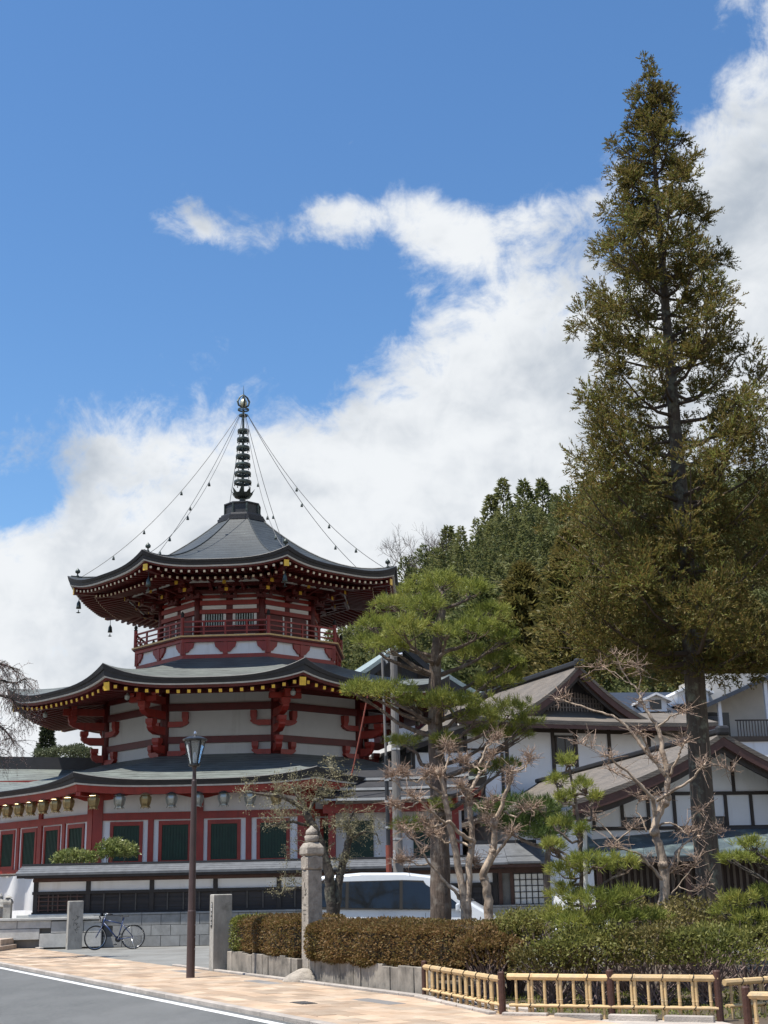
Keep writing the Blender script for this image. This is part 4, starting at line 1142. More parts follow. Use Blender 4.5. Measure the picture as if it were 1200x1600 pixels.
van_w = [[(-1.28, 1.16), (-.02, 1.12), (-.02, 1.70), (-1.28, 1.70)], [(.06, 1.12), (1.02, 1.10), (.98, 1.42), (.55, 1.66), (.06, 1.70)], [(-2.18, 1.20), (-1.36, 1.17), (-1.36, 1.69), (-2.02, 1.68)], [(1.10, 1.10), (1.55, 1.10), (1.16, 1.38), (1.08, 1.40)]]
car1 = make_car('pearl white minivan with tinted windows parked behind the long hedge', (.28, 31.6, .0), R_(-7), van_prof, 1.04, 1.72, .24, van_w, [(1.70, 1.24), (.85, 1.76)], (-1.45, 1.45))
car1.scale = (.92, 1, 1.03)
# white scooter glimpsed beside the lattice window
sc = thing('motor_scooter', 'white motor scooter glimpsed through the shrubs below the lattice window', 'scooter', (4.95, 36.2, 0), R_(158))
wsc = M('white_plastic', (.74, .75, .76), .25, .05, 3)
for wx in (-.62, .60):
    wo = MB().lathe([(.10, -.045), (.20, -.05), (.235, 0), (.20, .05), (.10, .045)], 18, (0, 0, 0)).build('wheel', black_rubber, sc, local=True); wo.location = (wx, 0, .235); wo.rotation_euler = (pi / 2, 0, 0)
    MB().lathe([(.02, -.05), (.10, -.04), (.10, .04), (.02, .05)], 12, (0, 0, 0)).build('rim', steel, wo, local=True)
MB().prism([(.42, .42), (.52, .40), (.46, .75), (.34, 1.0), (.26, .98), (.34, .70)], (0, -.17, 0), (1, 0, 0), (0, 0, 1), (0, .34, 0)).build('leg_shield', wsc, sc, local=True, bevel=.03, fix=True)
MB().prism([(-.85, .58), (-.80, .48), (-.30, .30), (.36, .28), (.40, .36), (-.18, .42), (-.22, .66), (-.80, .72)], (0, -.15, 0), (1, 0, 0), (0, 0, 1), (0, .30, 0)).build('body_panel', wsc, sc, local=True, bevel=.04, fix=True)
MB().prism([(-.80, .725), (-.20, .68), (-.16, .76), (-.50, .80), (-.82, .80)], (0, -.13, 0), (1, 0, 0), (0, 0, 1), (0, .26, 0)).build('saddle', black_rubber, sc, local=True, bevel=.03, fix=True)
MB().prism([(.45, .46), (.62, .50), (.80, .40), (.72, .36), (.50, .38)], (0, -.08, 0), (1, 0, 0), (0, 0, 1), (0, .16, 0)).build('front_mudguard', wsc, sc, local=True, bevel=.02, fix=True)
MB().tube([(.22, -.34, 1.02), (.28, -.15, 1.05), (.28, .15, 1.05), (.22, .34, 1.02)], .016, 8).build('handlebar', black_rubber, sc, local=True)
MB().lathe([(.02, .98), (.09, 1.0), (.10, 1.08), (.05, 1.12)], 12, (.32, 0, 0)).build('headlight', M('headlamp', (.7, .72, .74), .15), sc, local=True)
for sg in (-1, 1):
    MB().tube([(.24, sg * .28, 1.03), (.20, sg * .30, 1.20)], .007, 5).build('mirror_stalk', black_rubber, sc, local=True)
    MB().obox((.19, sg * .31, 1.23), (.012, 0, 0), (0, .06, 0), (0, 0, .04)).build('mirror', black_rubber, sc, local=True, bevel=.01)

# ================================================================== BICYCLE
bk = thing('bicycle', 'dark blue city bicycle leaning by the block wall', 'bicycle', (-8.30, 41.05, 0), R_(186))
blue = M('bike_blue_paint', (.022, .045, .13), .35, .15, 6)
def wheel(x, r, steer=0.):
    pts = [(x + math.cos(a) * r * math.cos(steer), math.cos(a) * r * math.sin(steer), r + .02 + math.sin(a) * r) for a in np.linspace(0, 2 * pi, 33)]
    wo = MB().tube(pts, .017, 6, False).build('wheel', black_rubber, bk, local=True, smooth=True)
    rim = [(x + math.cos(a) * (r - .025) * math.cos(steer), math.cos(a) * (r - .025) * math.sin(steer), r + .02 + math.sin(a) * (r - .025)) for a in np.linspace(0, 2 * pi, 33)]
    MB().tube(rim, .008, 4, False).build('rim', steel, wo, local=True)
    sb = MB()
    for i in range(18):
        a = 2 * pi * i / 18
        sb.tube([(x, .02 * (1 if i % 2 else -1), r + .02), (x + math.cos(a) * (r - .03) * math.cos(steer), math.cos(a) * (r - .03) * math.sin(steer), r + .02 + math.sin(a) * (r - .03))], .0018, 3)
    sb.build('spokes', steel, wo, local=True, kind='stuff')
    MB().tube([(x, -.05, r + .02), (x, .05, r + .02)], .022, 8).build('hub', steel, wo, local=True)
wheel(-.55, .335); wheel(.56, .335, .45)
tb = lambda nm, p, r, m_=blue, n=8: MB().tube(p, r, n).build(nm, m_, bk, local=True, smooth=True)
tb('down_tube', [(.33, 0, .78), (-.10, 0, .30)], .022); tb('top_tube', [(.30, 0, .86), (-.20, 0, .74)], .016); tb('seat_tube', [(-.10, 0, .29), (-.26, 0, .92)], .017)
for s_ in (-.045, .045):
    tb('chain_stay', [(-.10, s_ * .6, .30), (-.55, s_, .355)], .011); tb('seat_stay', [(-.20, s_ * .5, .74), (-.55, s_, .355)], .009)
    tb('fork_blade', [(.36, s_ * .9, .70), (.46, s_, .52), (.55, s_ + .0, .36)], .012)
tb('head_tube', [(.30, 0, .92), (.37, 0, .68)], .024); tb('stem', [(.31, 0, .9), (.27, 0, 1.02)], .014, steel)
tb('handlebar', [(.18, -.29, 1.02), (.26, -.18, 1.05), (.30, 0, 1.03), (.26, .18, 1.05), (.18, .29, 1.02)], .012, steel)
for s_ in (-1, 1): tb('grip', [(.10, s_ * .30, 1.0), (.20, s_ * .285, 1.03)], .017, black_rubber)
MB().add([(-.40, -.09, .935), (-.40, .09, .935), (-.14, .02, .94), (-.14, -.02, .94), (-.41, -.08, .965), (-.41, .08, .965), (-.13, .016, .955), (-.13, -.016, .955)], [(0, 1, 2, 3), (7, 6, 5, 4), (0, 4, 5, 1), (1, 5, 6, 2), (2, 6, 7, 3), (3, 7, 4, 0)]).build('saddle', black_rubber, bk, local=True, bevel=.015, fix=True)
ob_ = MB().lathe([(.085, -.006), (.09, 0), (.085, .006)], 18, (0, 0, 0)).build('chainring', black_rubber, bk, local=True)
ob_.location = (-.10, -.05, .30); ob_.rotation_euler = (pi / 2, 0, 0)
tb('crank', [(-.10, -.07, .30), (-.02, -.07, .15)], .01, steel); tb('crank', [(-.10, .07, .30), (-.18, .07, .45)], .01, steel)
for p in ((-.02, -.11, .15), (-.18, .11, .45)): MB().box(p[0] - .045, p[0] + .045, p[1] - .04, p[1] + .04, p[2] - .012, p[2] + .012).build('pedal', black_rubber, bk, local=True)
tb('kickstand', [(-.50, .06, .34), (-.62, .16, .02)], .009, steel)
fp = [(-.55 + math.cos(a) * .365, 0, .355 + math.sin(a) * .365) for a in np.linspace(-.1, 2.6, 14)]
MB().grid([[(x, y, z) for x, _, z in fp] for y in (-.025, .025)]).build('rear_mudguard', black_rubber, bk, local=True)
fp = [(.56 + math.cos(a) * .365, math.cos(a) * .16, .355 + math.sin(a) * .365) for a in np.linspace(.6, 2.6, 12)]
MB().grid([[(x, y0 + y, z) for x, y0, z in fp] for y in (-.025, .025)]).build('front_mudguard', blue, bk, local=True)
MB().lathe([(.03, -.04), (.05, .02), (.05, .04)], 10, (.42, 0, .84)).build('front_light', steel, bk, local=True)
wb_ = MB()
for i in range(6): wb_.tube([(.40 + .0 * i, -.13 + i * .052, .78), (.46, -.15 + i * .06, .98)], .004, 4)
for z in (.78, .88, .98): wb_.tube([(.40 + (z - .78) * .3, -.14, z), (.40 + (z - .78) * .3, .14, z), (.62, .12, z), (.62, -.12, z), (.40 + (z - .78) * .3, -.14, z)], .005, 4)
wb_.build('front_basket', black_rubber, bk, local=True, kind='stuff')
# ================================================================== HOUSES OF THE PRECINCT
timber = M('dark_house_timber', (.030, .022, .018), .6, .3, 4, .2, 30)
verge_red = M('red_brown_verge', (.085, .038, .030), .6, .25, 3, .2, 25)
house_white = M('house_plaster', (.76, .77, .78), .8, .05, 1.2, .1, 50, c2=(.60, .58, .54), c2f=(.56, .85), c2s=1.4, c2st=(2, 2, .3))
win_dark = M('dark_window_glass', (.02, .024, .028), .12, .2, 2)
paper = M('shoji_paper', (.74, .73, .69), .9, .04, 3)
class Frame:
    def __init__(s, o, a):
        s.o = Vector(o); s.ex = Vector((math.cos(a), math.sin(a), 0)); s.ey = Vector((-math.sin(a), math.cos(a), 0))
    def __call__(s, x, y, z): return s.o + s.ex * x + s.ey * y + UP * z
    def box(s, mb, x0, x1, y0, y1, z0, z1):
        return mb.obox(s((x0 + x1) / 2, (y0 + y1) / 2, (z0 + z1) / 2), s.ex * (x1 - x0) / 2, s.ey * (y1 - y0) / 2, UP * (z1 - z0) / 2)
    def sheet(s, mb, rows, th):
        """rows of (x, y, z) -> slab of thickness th, closed"""
        top = [[s(*p) for p in r] for r in rows]; bot = [[p - UP * th for p in r] for r in top]
        mb.grid(top); mb.grid([r[::-1] for r in bot])
        ring_t = top[0] + [r[-1] for r in top[1:]] + top[-1][-2::-1] + [r[0] for r in top[-2:0:-1]]
        ring_b = [p - UP * th for p in ring_t]
        mb.grid([ring_b, ring_t], close=True); return mb

def gable_roof(F, th, xs_left, xs_right, zf, y0, y1, name, parent, mat_, ny=3):
    mb = MB()
    for xs in (xs_left, xs_right):
        F.sheet(mb, [[(x, y, zf(x)) for x in xs] for y in np.linspace(y0, y1, ny)], th)
    return mb.build(name, mat_, parent, fix=True)

# ---- front house with its gable to the court (right)
H2 = Frame((9.6, 38.0, 0), R_(10.9))
h2 = thing('gabled_house', 'white plastered house with grey shingle gable roof behind the tall cedar', 'house', (9.6, 39, 0))
def z2(x): ax = abs(x); return 5.72 - .62 * ax + .060 * ax * ax - .003 * ax ** 3
rl = list(np.linspace(-4.6, 0, 14)); rr = list(np.linspace(0, 4.6, 14))
r2 = gable_roof(H2, .14, rl, rr, z2, 0, 18, 'gable_roof', h2, grey_roof)
for xs in (rl, rr):
    mb = MB()
    H2.sheet(mb, [[(x, y, z2(x) - .145) for x in xs] for y in (.02, .16)], .26); mb.build('bargeboard', verge_red, r2, fix=True)
    mb = MB()
    H2.sheet(mb, [[(x, y, z2(x) - .41) for x in xs] for y in (.16, .30)], .16); mb.build('inner_bargeboard', timber, r2, fix=True)
mb = MB(); H2.box(mb, -.16, .16, -.05, 18, 5.68, 5.84); mb.build('ridge', copper_dark, r2, bevel=.04)
mb = MB(); H2.box(mb, -.2, .2, -.10, .15, 5.62, 5.90); mb.build('ridge_end', copper_dark, r2, bevel=.08)
wl = MB()
wl.prism([(-3.7, 0)] + [(3.7, 0)] + [(x, z2(x) - .16) for x in np.linspace(3.7, -3.7, 17)], H2(0, 1.25, 0), H2.ex, UP, H2.ey * .2)
wl.build('gable_wall', house_white, h2, fix=True)
mb = MB(); H2.box(mb, -3.7, -3.5, 1.451, 17, 0, 3.75); H2.box(mb, 3.5, 3.7, 1.451, 17, 0, 3.75); mb.build('side_wall', house_white, h2)
def beam_f(F, par, x0, x1, z0, z1, y, dep=.05, name='timber_beam', m_=None):
    mb = MB(); F.box(mb, x0, x1, y - dep, y + .01, z0, z1); mb.build(name, m_ or timber, par)
beam_f(H2, h2, -3.7, 3.7, 4.03, 4.13, 1.25, .055); beam_f(H2, h2, -3.7, 3.7, 3.06, 3.16, 1.25, .055)
for x in (-3.62, -2.75, -1.95, -1.15, -.45, .45, 1.25, 2.2, 3.0, 3.62): beam_f(H2, h2, x - .045, x + .045, 3.161, 4.029, 1.25, name='timber_post')
for x in (-1.55, -.5, .75, 1.9): beam_f(H2, h2, x - .045, x + .045, 4.131, z2(x) - .30, 1.25, name='timber_post')
for xa, xb in ((-2.70, -2.0), (-.40, .40), (2.25, 2.95)):
    w = MB(); H2.box(w, xa, xb, 1.21, 1.255, 3.161, 3.42); w = w.build('window', timber, h2)
    mb = MB(); H2.box(mb, xa + .05, xb - .05, 1.20, 1.215, 3.20, 3.38); mb.build('pane', win_dark, w)
# lean-to along the front with slate-blue copper courses
le = thing('lean_to', 'lean-to with blue green shingled roof and dark slatted wall', 'lean-to', (9, 37, 0))
HL = Frame((9.0, 37.0, 0), R_(-3))
nc = 9
for i in range(nc):
    y_a, y_b = -.1 + i * 2.1 / nc, -.1 + (i + 1) * 2.1 / nc + .04; z_a, z_b = 2.28 + i * .74 / nc, 2.28 + (i + 1) * .74 / nc + .013
    for q in range(6):
        xa = -3.75 + q * 1.75 + (.5 if i % 2 else 0) * (q > 0); xb = -3.75 + (q + 1) * 1.75 + (.5 if i % 2 and q < 5 else 0) - .004
        mb = MB(); H_ = HL
        mb.add([H_(xa, y_a, z_a + .022), H_(xb, y_a, z_a + .022), H_(xb, y_b, z_b + .022), H_(xa, y_b, z_b + .022), H_(xa, y_a, z_a - .012), H_(xb, y_a, z_a - .012)], [(0, 1, 2, 3), (4, 5, 1, 0)])
        mb.build('roof_shingle', slate_roof, le)
mb = MB(); HL.sheet(mb, [[(x, y, z) for x in (-3.7, 6.7)] for y, z in ((-.05, 2.26), (2.0, 2.98))], .1); mb.build('roof_deck', timber, le, fix=True)
mb = MB(); HL.box(mb, -3.75, 6.75, -.13, -.05, 2.14, 2.25); mb.build('gutter', copper_dark, le)
mb = MB(); HL.box(mb, -3.75, 6.75, 1.96, 2.06, 2.96, 3.10); mb.build('flashing', copper_dark, le)
mb = MB(); HL.box(mb, -3.4, 6.5, .75, .9, 0, 2.2); mb.build('lean_to_wall', M('dark_brown_board', (.035, .022, .017), .8, .3, 4), le)  # plain dark brown boarding behind the slats
slat = M('grey_slat', (.085, .070, .058), .85, .3, 5, .3, 30, stretch=(1, 1, .2), obr=.25)
for i in range(58):
    mb = MB(); x = -3.3 + i * .17; HL.box(mb, x - .035, x + .035, .69, .745, .45, 2.05); mb.build('wall_slat', slat, le)
for z in (.42, 1.25, 2.06): mb = MB(); HL.box(mb, -3.4, 6.5, .66, .688, z, z + .08); mb.build('slat_rail', timber, le)
for x in (-3.3, -.9, 1.6, 4.1): mb = MB(); HL.box(mb, x - .07, x + .07, .30, .44, 0, 2.26); mb.build('lean_to_post', brown_wood, le)

# ---- low outbuilding with the lattice window (continues the timber wall)
ob = thing('outbuilding', 'low timber outbuilding with a white lattice window and slab roof', 'outbuilding', (4.6, WY, 0))
HO = Frame((4.6, WY, 0), 0)
mb = MB(); HO.box(mb, -1.2, 1.35, -.05, 2.2, .0, 2.3); mb.build('outbuilding_wall', M('grey_dado', (.16, .155, .145), .9, .25, 2, .3, 30, c2=(.08, .08, .075), c2f=(.5, .7)), ob)
for x in (-1.18, -.82, .62, 1.30): mb = MB(); HO.box(mb, x - .055, x + .055, -.11, -.04, .95, 2.3); mb.build('outbuilding_post', brown_wood, ob)
mb = MB(); HO.box(mb, -1.3, 1.4, -.12, -.045, 1.98, 2.16); mb.build('outbuilding_beam', brown_wood, ob)
mb = MB(); HO.box(mb, -1.3, 1.4, -.14, -.045, .93, 1.01); mb.build('outbuilding_sill', M('grey_batten', (.075, .068, .06)), ob)
mb = MB(); HO.box(mb, -.76, .56, -.075, -.052, 1.02, 1.97); lw = mb.build('lattice_window', paper, ob)
for i in range(8):
    x = -.76 + i * 1.32 / 7; mb = MB(); HO.box(mb, x - .014, x + .014, -.10, -.076, 1.02, 1.97); mb.build('glazing_bar', black_wood, lw)
for i in range(6):
    z = 1.035 + i * .92 / 5; mb = MB(); HO.box(mb, -.76, .56, -.098, -.078, z - .012, z + .012); mb.build('glazing_bar', black_wood, lw)
mb = MB(); HO.box(mb, .70, 1.24, -.08, -.05, 1.02, 1.97); mb.build('window_shutter', dark_hole, ob)
for i, (ya, za, yb, zb) in enumerate(((-.85, 2.30, -.15, 2.52), (-.35, 2.48, .9, 2.92))):
    for q in range(3):
        mb = MB(); xa = -2.0 + q * 1.02; HO.sheet(mb, [[(xa, y, z), (xa + 1.01, y, z)] for y, z in ((ya, za + .02 * (q % 2)), (yb, zb + .02 * (q % 2)))], .06); mb.build('roof_slab', tile_grey, ob, fix=True)
mb = MB(); HO.box(mb, -2.05, 1.1, .85, 1.05, 2.88, 3.02); mb.build('roof_ridge', copper_dark, ob)
mb = MB(); HO.sheet(mb, [[(1.07, y, z), (1.17, y, z)] for y, z in ((-.9, 2.33), (.9, 3.0))], .14); mb.build('roof_verge', copper_dark, ob, fix=True)
mb = MB(); HO.box(mb, -2.0, 1.05, -.80, -.72, 2.15, 2.24); mb.build('roof_batten', brown_wood, ob)

# ---- main hall with hipped gable roof
H1 = Frame((8.11, 57.0, 0), R_(21))
h1 = thing('main_hall', 'large white hall with sweeping grey hip and gable roof at the centre right', 'hall', (8.1, 58, 0))
def z1(x): ax = abs(x); return 10.75 - .98 * ax + .095 * ax * ax - .0025 * ax ** 3
xl = list(np.linspace(-5.6, 0, 18)); xr = list(np.linspace(0, 5.6, 18))
r1 = gable_roof(H1, .16, xl, xr, z1, -.55, 15, 'main_roof', h1, grey_roof)
for xs in (xl[-12:], xr[:12]):
    mb = MB(); H1.sheet(mb, [[(x, y, z1(x) - .165) for x in xs] for y in (-.52, -.38)], .30); mb.build('bargeboard', verge_red, r1, fix=True)
    mb = MB(); H1.sheet(mb, [[(x, y, z1(x) - .46) for x in xs] for y in (-.38, -.26)], .2); mb.build('inner_bargeboard', timber, r1, fix=True)
mb = MB(); H1.box(mb, -.2, .2, -.6, 15, 10.70, 10.93); mb.build('ridge', copper_dark, r1, bevel=.05)
mb = MB(); H1.box(mb, -.25, .25, -.70, -.45, 10.60, 11.0); mb.build('ridge_end', copper_dark, r1, bevel=.1)
gw = MB(); gw.prism([(-3.1, 8.6), (3.1, 8.6)] + [(x, z1(x) - .17) for x in np.linspace(3.1, -3.1, 13)], H1(0, .6, 0), H1.ex, UP, H1.ey * .1)
gw.build('gable_back', M('gable_dark_board', (.045, .045, .052), .7, .25, 5), h1, fix=True)
# lattice in the gable, arched outline
lat = M('gable_lattice', (.22, .19, .17), .85, .2, 5)
for i in range(23):
    x = -1.65 + i * .15; zt = 9.72 - .42 * (x / 1.65) ** 2
    mb = MB(); H1.box(mb, x - .035, x + .035, .52, .595, 8.86, zt); mb.build('lattice_bar', lat, h1)
for z in (9.0, 9.2, 9.4): mb = MB(); w_h = 1.65 * math.sqrt(max(.05, (9.72 - z) / .42)) if z > 9.31 else 1.68; H1.box(mb, -w_h, w_h, .50, .519, z, z + .05); mb.build('lattice_bar', lat, h1)
# skirt roof in front
mb = MB(); H1.sheet(mb, [[(x * k, y, z + .10 * (abs(x) / 6.) ** 3) for x in np.linspace(-6.2, 6.4, 15)] for y, z, k in ((.5, 8.85, .93), (-.3, 8.52, .965), (-1.2, 8.22, 1.))], .16); mb.build('skirt_roof', grey_roof, h1, fix=True)
mb = MB(); H1.sheet(mb, [[(x, y, z + .10 * (abs(x) / 6.) ** 3) for x in np.linspace(-6.15, 6.35, 15)] for y, z in ((-1.0, 8.06), (-1.18, 8.05))], .16); mb.build('skirt_fascia', verge_red, h1, fix=True)
mb = MB(); H1.box(mb, -5.3, 5.6, .1, .35, 0, 8.35); mb.build('front_wall', house_white, h1)
mb = MB(); H1.box(mb, -5.3, -5.1, .351, 12, 0, 8.3); mb.build('side_wall', house_white, h1)
for x in (-5.25, -3.35, -1.15, -.05, 1.6, 3.6, 5.5): beam_f(H1, h1, x - .075, x + .075, 3.0, 8.2, .1, .06, 'timber_post')
beam_f(H1, h1, -5.3, 5.6, 7.86, 8.02, .1, .065)
beam_f(H1, h1, -5.18, -3.43, 7.05, 7.13, .1, .05)
w = MB(); H1.box(w, -1.05, -.15, .03, .105, 6.55, 7.75); w = w.build('window', timber, h1)
for sx_ in (-.98, -.57):
    mb = MB(); H1.box(mb, sx_, sx_ + .36, .02, .035, 6.62, 7.68); mb.build('pane', win_dark, w)
w = MB(); H1.box(w, -5.1, -3.5, .04, .105, 5.2, 7.0); w = w.build('window', M('grey_sash', (.40, .43, .46), .5), h1)
for sx_ in (-5.02, -4.27):
    mb = MB(); H1.box(mb, sx_, sx_ + .68, .03, .045, 5.28, 6.92); mb.build('pane', M('pale_glazing', (.33, .38, .43), .12), w)

# ---- wing between pagoda and hall, pale roof slope
wg = thing('link_wing', 'low wing with pale grey roof slope between the pagoda and the hall', 'building', (2, 55, 0))
HW = Frame((2.2, 54.5, 0), R_(14))
mb = MB(); HW.sheet(mb, [[(x, y, 8.3 - .55 * (1.6 - x) * .62 - .02 * y) for x in np.linspace(-1.7, 1.6, 6)] for y in (-.6, 4, 9)], .14); mb.build('wing_roof', M('pale_roof', (.27, .26, .24), .7, .2, 2, .3, 12), wg, fix=True)
mb = MB(); HW.sheet(mb, [[(x, y, 8.3 - .55 * (1.6 - x) * .62 - .15) for x in np.linspace(-1.7, 1.6, 6)] for y in (-.59, -.45)], .2); mb.build('wing_verge', timber, wg, fix=True)
mb = MB(); HW.box(mb, -1.3, 2.6, 0, .2, 0, 6.9); mb.build('wing_wall', house_white, wg)
for x in (-1.25, -.2, .75, 1.7, 2.55): beam_f(HW, wg, x - .06, x + .06, 2.5, 6.9, 0, .05, 'timber_post')
w = MB(); HW.box(w, .8, 1.66, -.03, .005, 5.0, 6.5); w = w.build('window', timber, wg)
mb = MB(); HW.box(mb, .87, 1.6, -.04, -.028, 5.07, 6.43); mb.build('pane', win_dark, w)
# entrance canopy on the right of the pagoda
cn = thing('entrance_canopy', 'small dark entrance roof with pale edges right of the pagoda', 'canopy', (1.0, 47, 0))
HC = Frame((-.2, 46.0, 0), R_(-4))
for i, (ya, za) in enumerate(((0, 4.62), (.55, 5.0), (1.1, 5.38))):
    mb = MB(); HC.sheet(mb, [[(x, ya + dy, za + dz + .05 * (abs(x) / 2.6) ** 2) for x in np.linspace(-2.4, 2.9, 9)] for dy, dz in ((0, 0), (.7, .30))], .10); cr_ = mb.build('canopy_roof', copper_dark, cn, fix=True)
    mb = MB(); HC.sheet(mb, [[(x, ya + dy, za - .02 + .05 * (abs(x) / 2.6) ** 2) for x in np.linspace(-2.42, 2.92, 9)] for dy in (-.03, .0)], .09); mb.build('canopy_edge', M('eave_strip_grey', (.42, .42, .40), .7), cr_, fix=True)
for x in (-1.9, .2, 2.4): mb = MB(); HC.box(mb, x - .12, x + .12, .7, .94, 0, 4.6); mb.build('canopy_post', red, cn)
mb = MB(); HC.box(mb, -2.2, 2.7, .65, .95, 4.15, 4.45); mb.build('canopy_beam', red, cn)
mb = MB(); HC.box(mb, -2.0, 2.6, 1.3, 1.45, 0, 5.0); mb.build('canopy_wall', plaster, cn)
for x in (-1.45, .9): mb = MB(); HC.box(mb, x, x + .95, 1.25, 1.298, 2.3, 3.9); mb.build('canopy_shutter', green_shut, cn)
for x in (-1.0, 1.3): mb = MB(); HC.box(mb, x - .2, x + .1, 1.24, 1.299, .5, 2.25); mb.build('red_panel', red, cn)

# ---- hall behind the pagoda, copper gable
H3 = Frame((.75, 72.0, 0), R_(16))
h3 = thing('rear_hall', 'red hall with pale green copper gable roof behind the pine', 'hall', (.75, 73, 0))
def z3(x): ax = abs(x); return 14.75 - .86 * ax + .045 * ax * ax
xl = list(np.linspace(-5.0, 0, 12)); xr = list(np.linspace(0, 5.6, 12))
pale_cu = M('pale_copper', (.25, .30, .29), .5, .25, 2, .3, 10, stretch=(1, 1, 5))
r3 = gable_roof(H3, .25, xl, xr, z3, -.8, 12, 'hall_roof', h3, pale_cu)
for xs in (xl, xr):
    mb = MB(); H3.sheet(mb, [[(x, y, z3(x) - .26) for x in xs] for y in (-.75, -.55)], .38); mb.build('bargeboard', copper_dark, r3, fix=True)
gw = MB(); gw.prism([(-3.6, 11.4), (3.6, 11.4)] + [(x, z3(x) - .27) for x in np.linspace(3.6, -3.6, 9)], H3(0, .4, 0), H3.ex, UP, H3.ey * .15); gw.build('gable_back', M('gable_dark_board', (.045, .045, .052)), h3, fix=True)
for x in (-1.2, 0, 1.2): beam_f(H3, h3, x - .12, x + .12, 11.6, z3(x) - .5, .4, .15, 'gable_post')
mb = MB(); H3.sheet(mb, [[(x, y, z) for x in np.linspace(-5.5, 6, 5)] for y, z in ((.3, 12.1), (-2.0, 11.2))], .25); mb.build('front_skirt', pale_cu, h3, fix=True)
mb = MB(); H3.box(mb, -4.6, 5.2, -1.0, .3, 0, 11.2); mb.build('hall_wall', red_dark, h3)
for x in (-3.5, -1.2, 1.2, 3.6): mb = MB(); H3.box(mb, x, x + 1.6, -1.06, -1.0, 8.6, 10.6); mb.build('wall_panel', house_white, h3)

# ---- hall roof to the left of the pagoda
HLf = Frame((-18.5, 58.0, 0), R_(0))
lh = thing('side_hall', 'long dark roofed hall behind the left side of the pagoda', 'hall', (-17, 58, 0))
mb = MB(); HLf.sheet(mb, [[(x, y, z - .06 * (x + 6) * .55) for x in np.linspace(-6, 8.5, 8)] for y, z in ((.4, 7.25), (-1.4, 6.55), (-3.4, 6.0))], .2); mb.build('side_roof', copper, lh, fix=True)
mb = MB(); HLf.sheet(mb, [[(x, y, 7.75 - .06 * (x + 6) * .55) for x in np.linspace(-6, 8.5, 8)] for y in (.3, .75)], .55); mb.build('side_ridge', copper_dark, lh, fix=True)
mb = MB(); HLf.box(mb, -6, 7.5, -1.5, -1.2, 0, 6.3); mb.build('side_wall', red, lh)

# ---- house up the slope on the right
uh = thing('hillside_house', 'pale house with two white dormers and a dark balcony roof up the slope', 'house', (17, 70, 0))
HU = Frame((16.0, 70.0, 0), R_(6))
cream_w = M('cream_render', (.52, .49, .44), .85, .08, 1.5)
navy = M('navy_metal_roof', (.035, .045, .065), .4, .2, 3)
mb = MB(); HU.box(mb, 1.2, 6.5, .6, 5, 0, 12.4); mb.build('house_wall', cream_w, uh)
mb = MB(); HU.sheet(mb, [[(x, y, 10.25 + (x + .2) * .42) for x in (-.2, 2.5, 6.5)] for y in (-1.2, 5)], .22); mb.build('mono_roof', navy, uh, fix=True)
mb = MB(); HU.box(mb, 1.45, 2.35, .55, .598, 8.95, 10.3); mb.build('balcony_door', win_dark, uh)
for x in (1.35, 3.95, 4.6): mb = MB(); HU.box(mb, x - .09, x + .09, -.9, -.72, 8.9, 10.3 + (x + .2) * .42 - .1); mb.build('balcony_post', house_white, uh)
mb = MB(); HU.box(mb, 1.0, 6.6, -1.1, .6, 8.6, 8.85); mb.build('balcony_floor', timber, uh)
for i in range(26): mb = MB(); x = 2.2 + i * .16; HU.box(mb, x - .02, x + .02, -.98, -.94, 8.86, 9.66); mb.build('baluster', timber, uh)
mb = MB(); HU.box(mb, 2.1, 6.5, -1.0, -.92, 9.66, 9.73); mb.build('handrail', timber, uh)
mb = MB(); HU.box(mb, .5, 7, -1.0, .59, 0, 8.58); mb.build('base_wall', house_white, uh)
mb = MB(); HU.sheet(mb, [[(x, y, z) for x in (-3.6, 1.6)] for y, z in ((0, 10.05), (4, 11.9))], .2); mb.build('low_roof', navy, uh, fix=True)
mb = MB(); HU.box(mb, -3.4, 1.2, 1.2, 4, 0, 10.2); mb.build('low_wall', house_white, uh)
for (xc, zc, wd) in ((-1.75, 10.35, .62), (.35, 10.75, .85)):
    d_ = MB(); d_.prism([(-wd, 0), (wd, 0), (wd, .62), (0, .62 + wd * .45), (-wd, .62)], HU(xc, .25, zc), HU.ex, UP, HU.ey * 3); d_ = d_.build('dormer', house_white, uh, fix=True)
    for sg in (-1, 1):
        mb = MB(); HU.sheet(mb, [[(xc + sg * q * (wd + .22), y, zc + .70 + wd * .45 - q * (wd * .45 + .1)) for q in (0, 1)] for y in (-.05, 3.2)], .12); mb.build('dormer_roof', M('white_trim', (.75, .75, .74), .6), d_, fix=True)
    mb = MB(); HU.box(mb, xc - wd * .5, xc + wd * .5, .20, .249, zc + .12, zc + .62); mb.build('dormer_window', win_dark, d_)
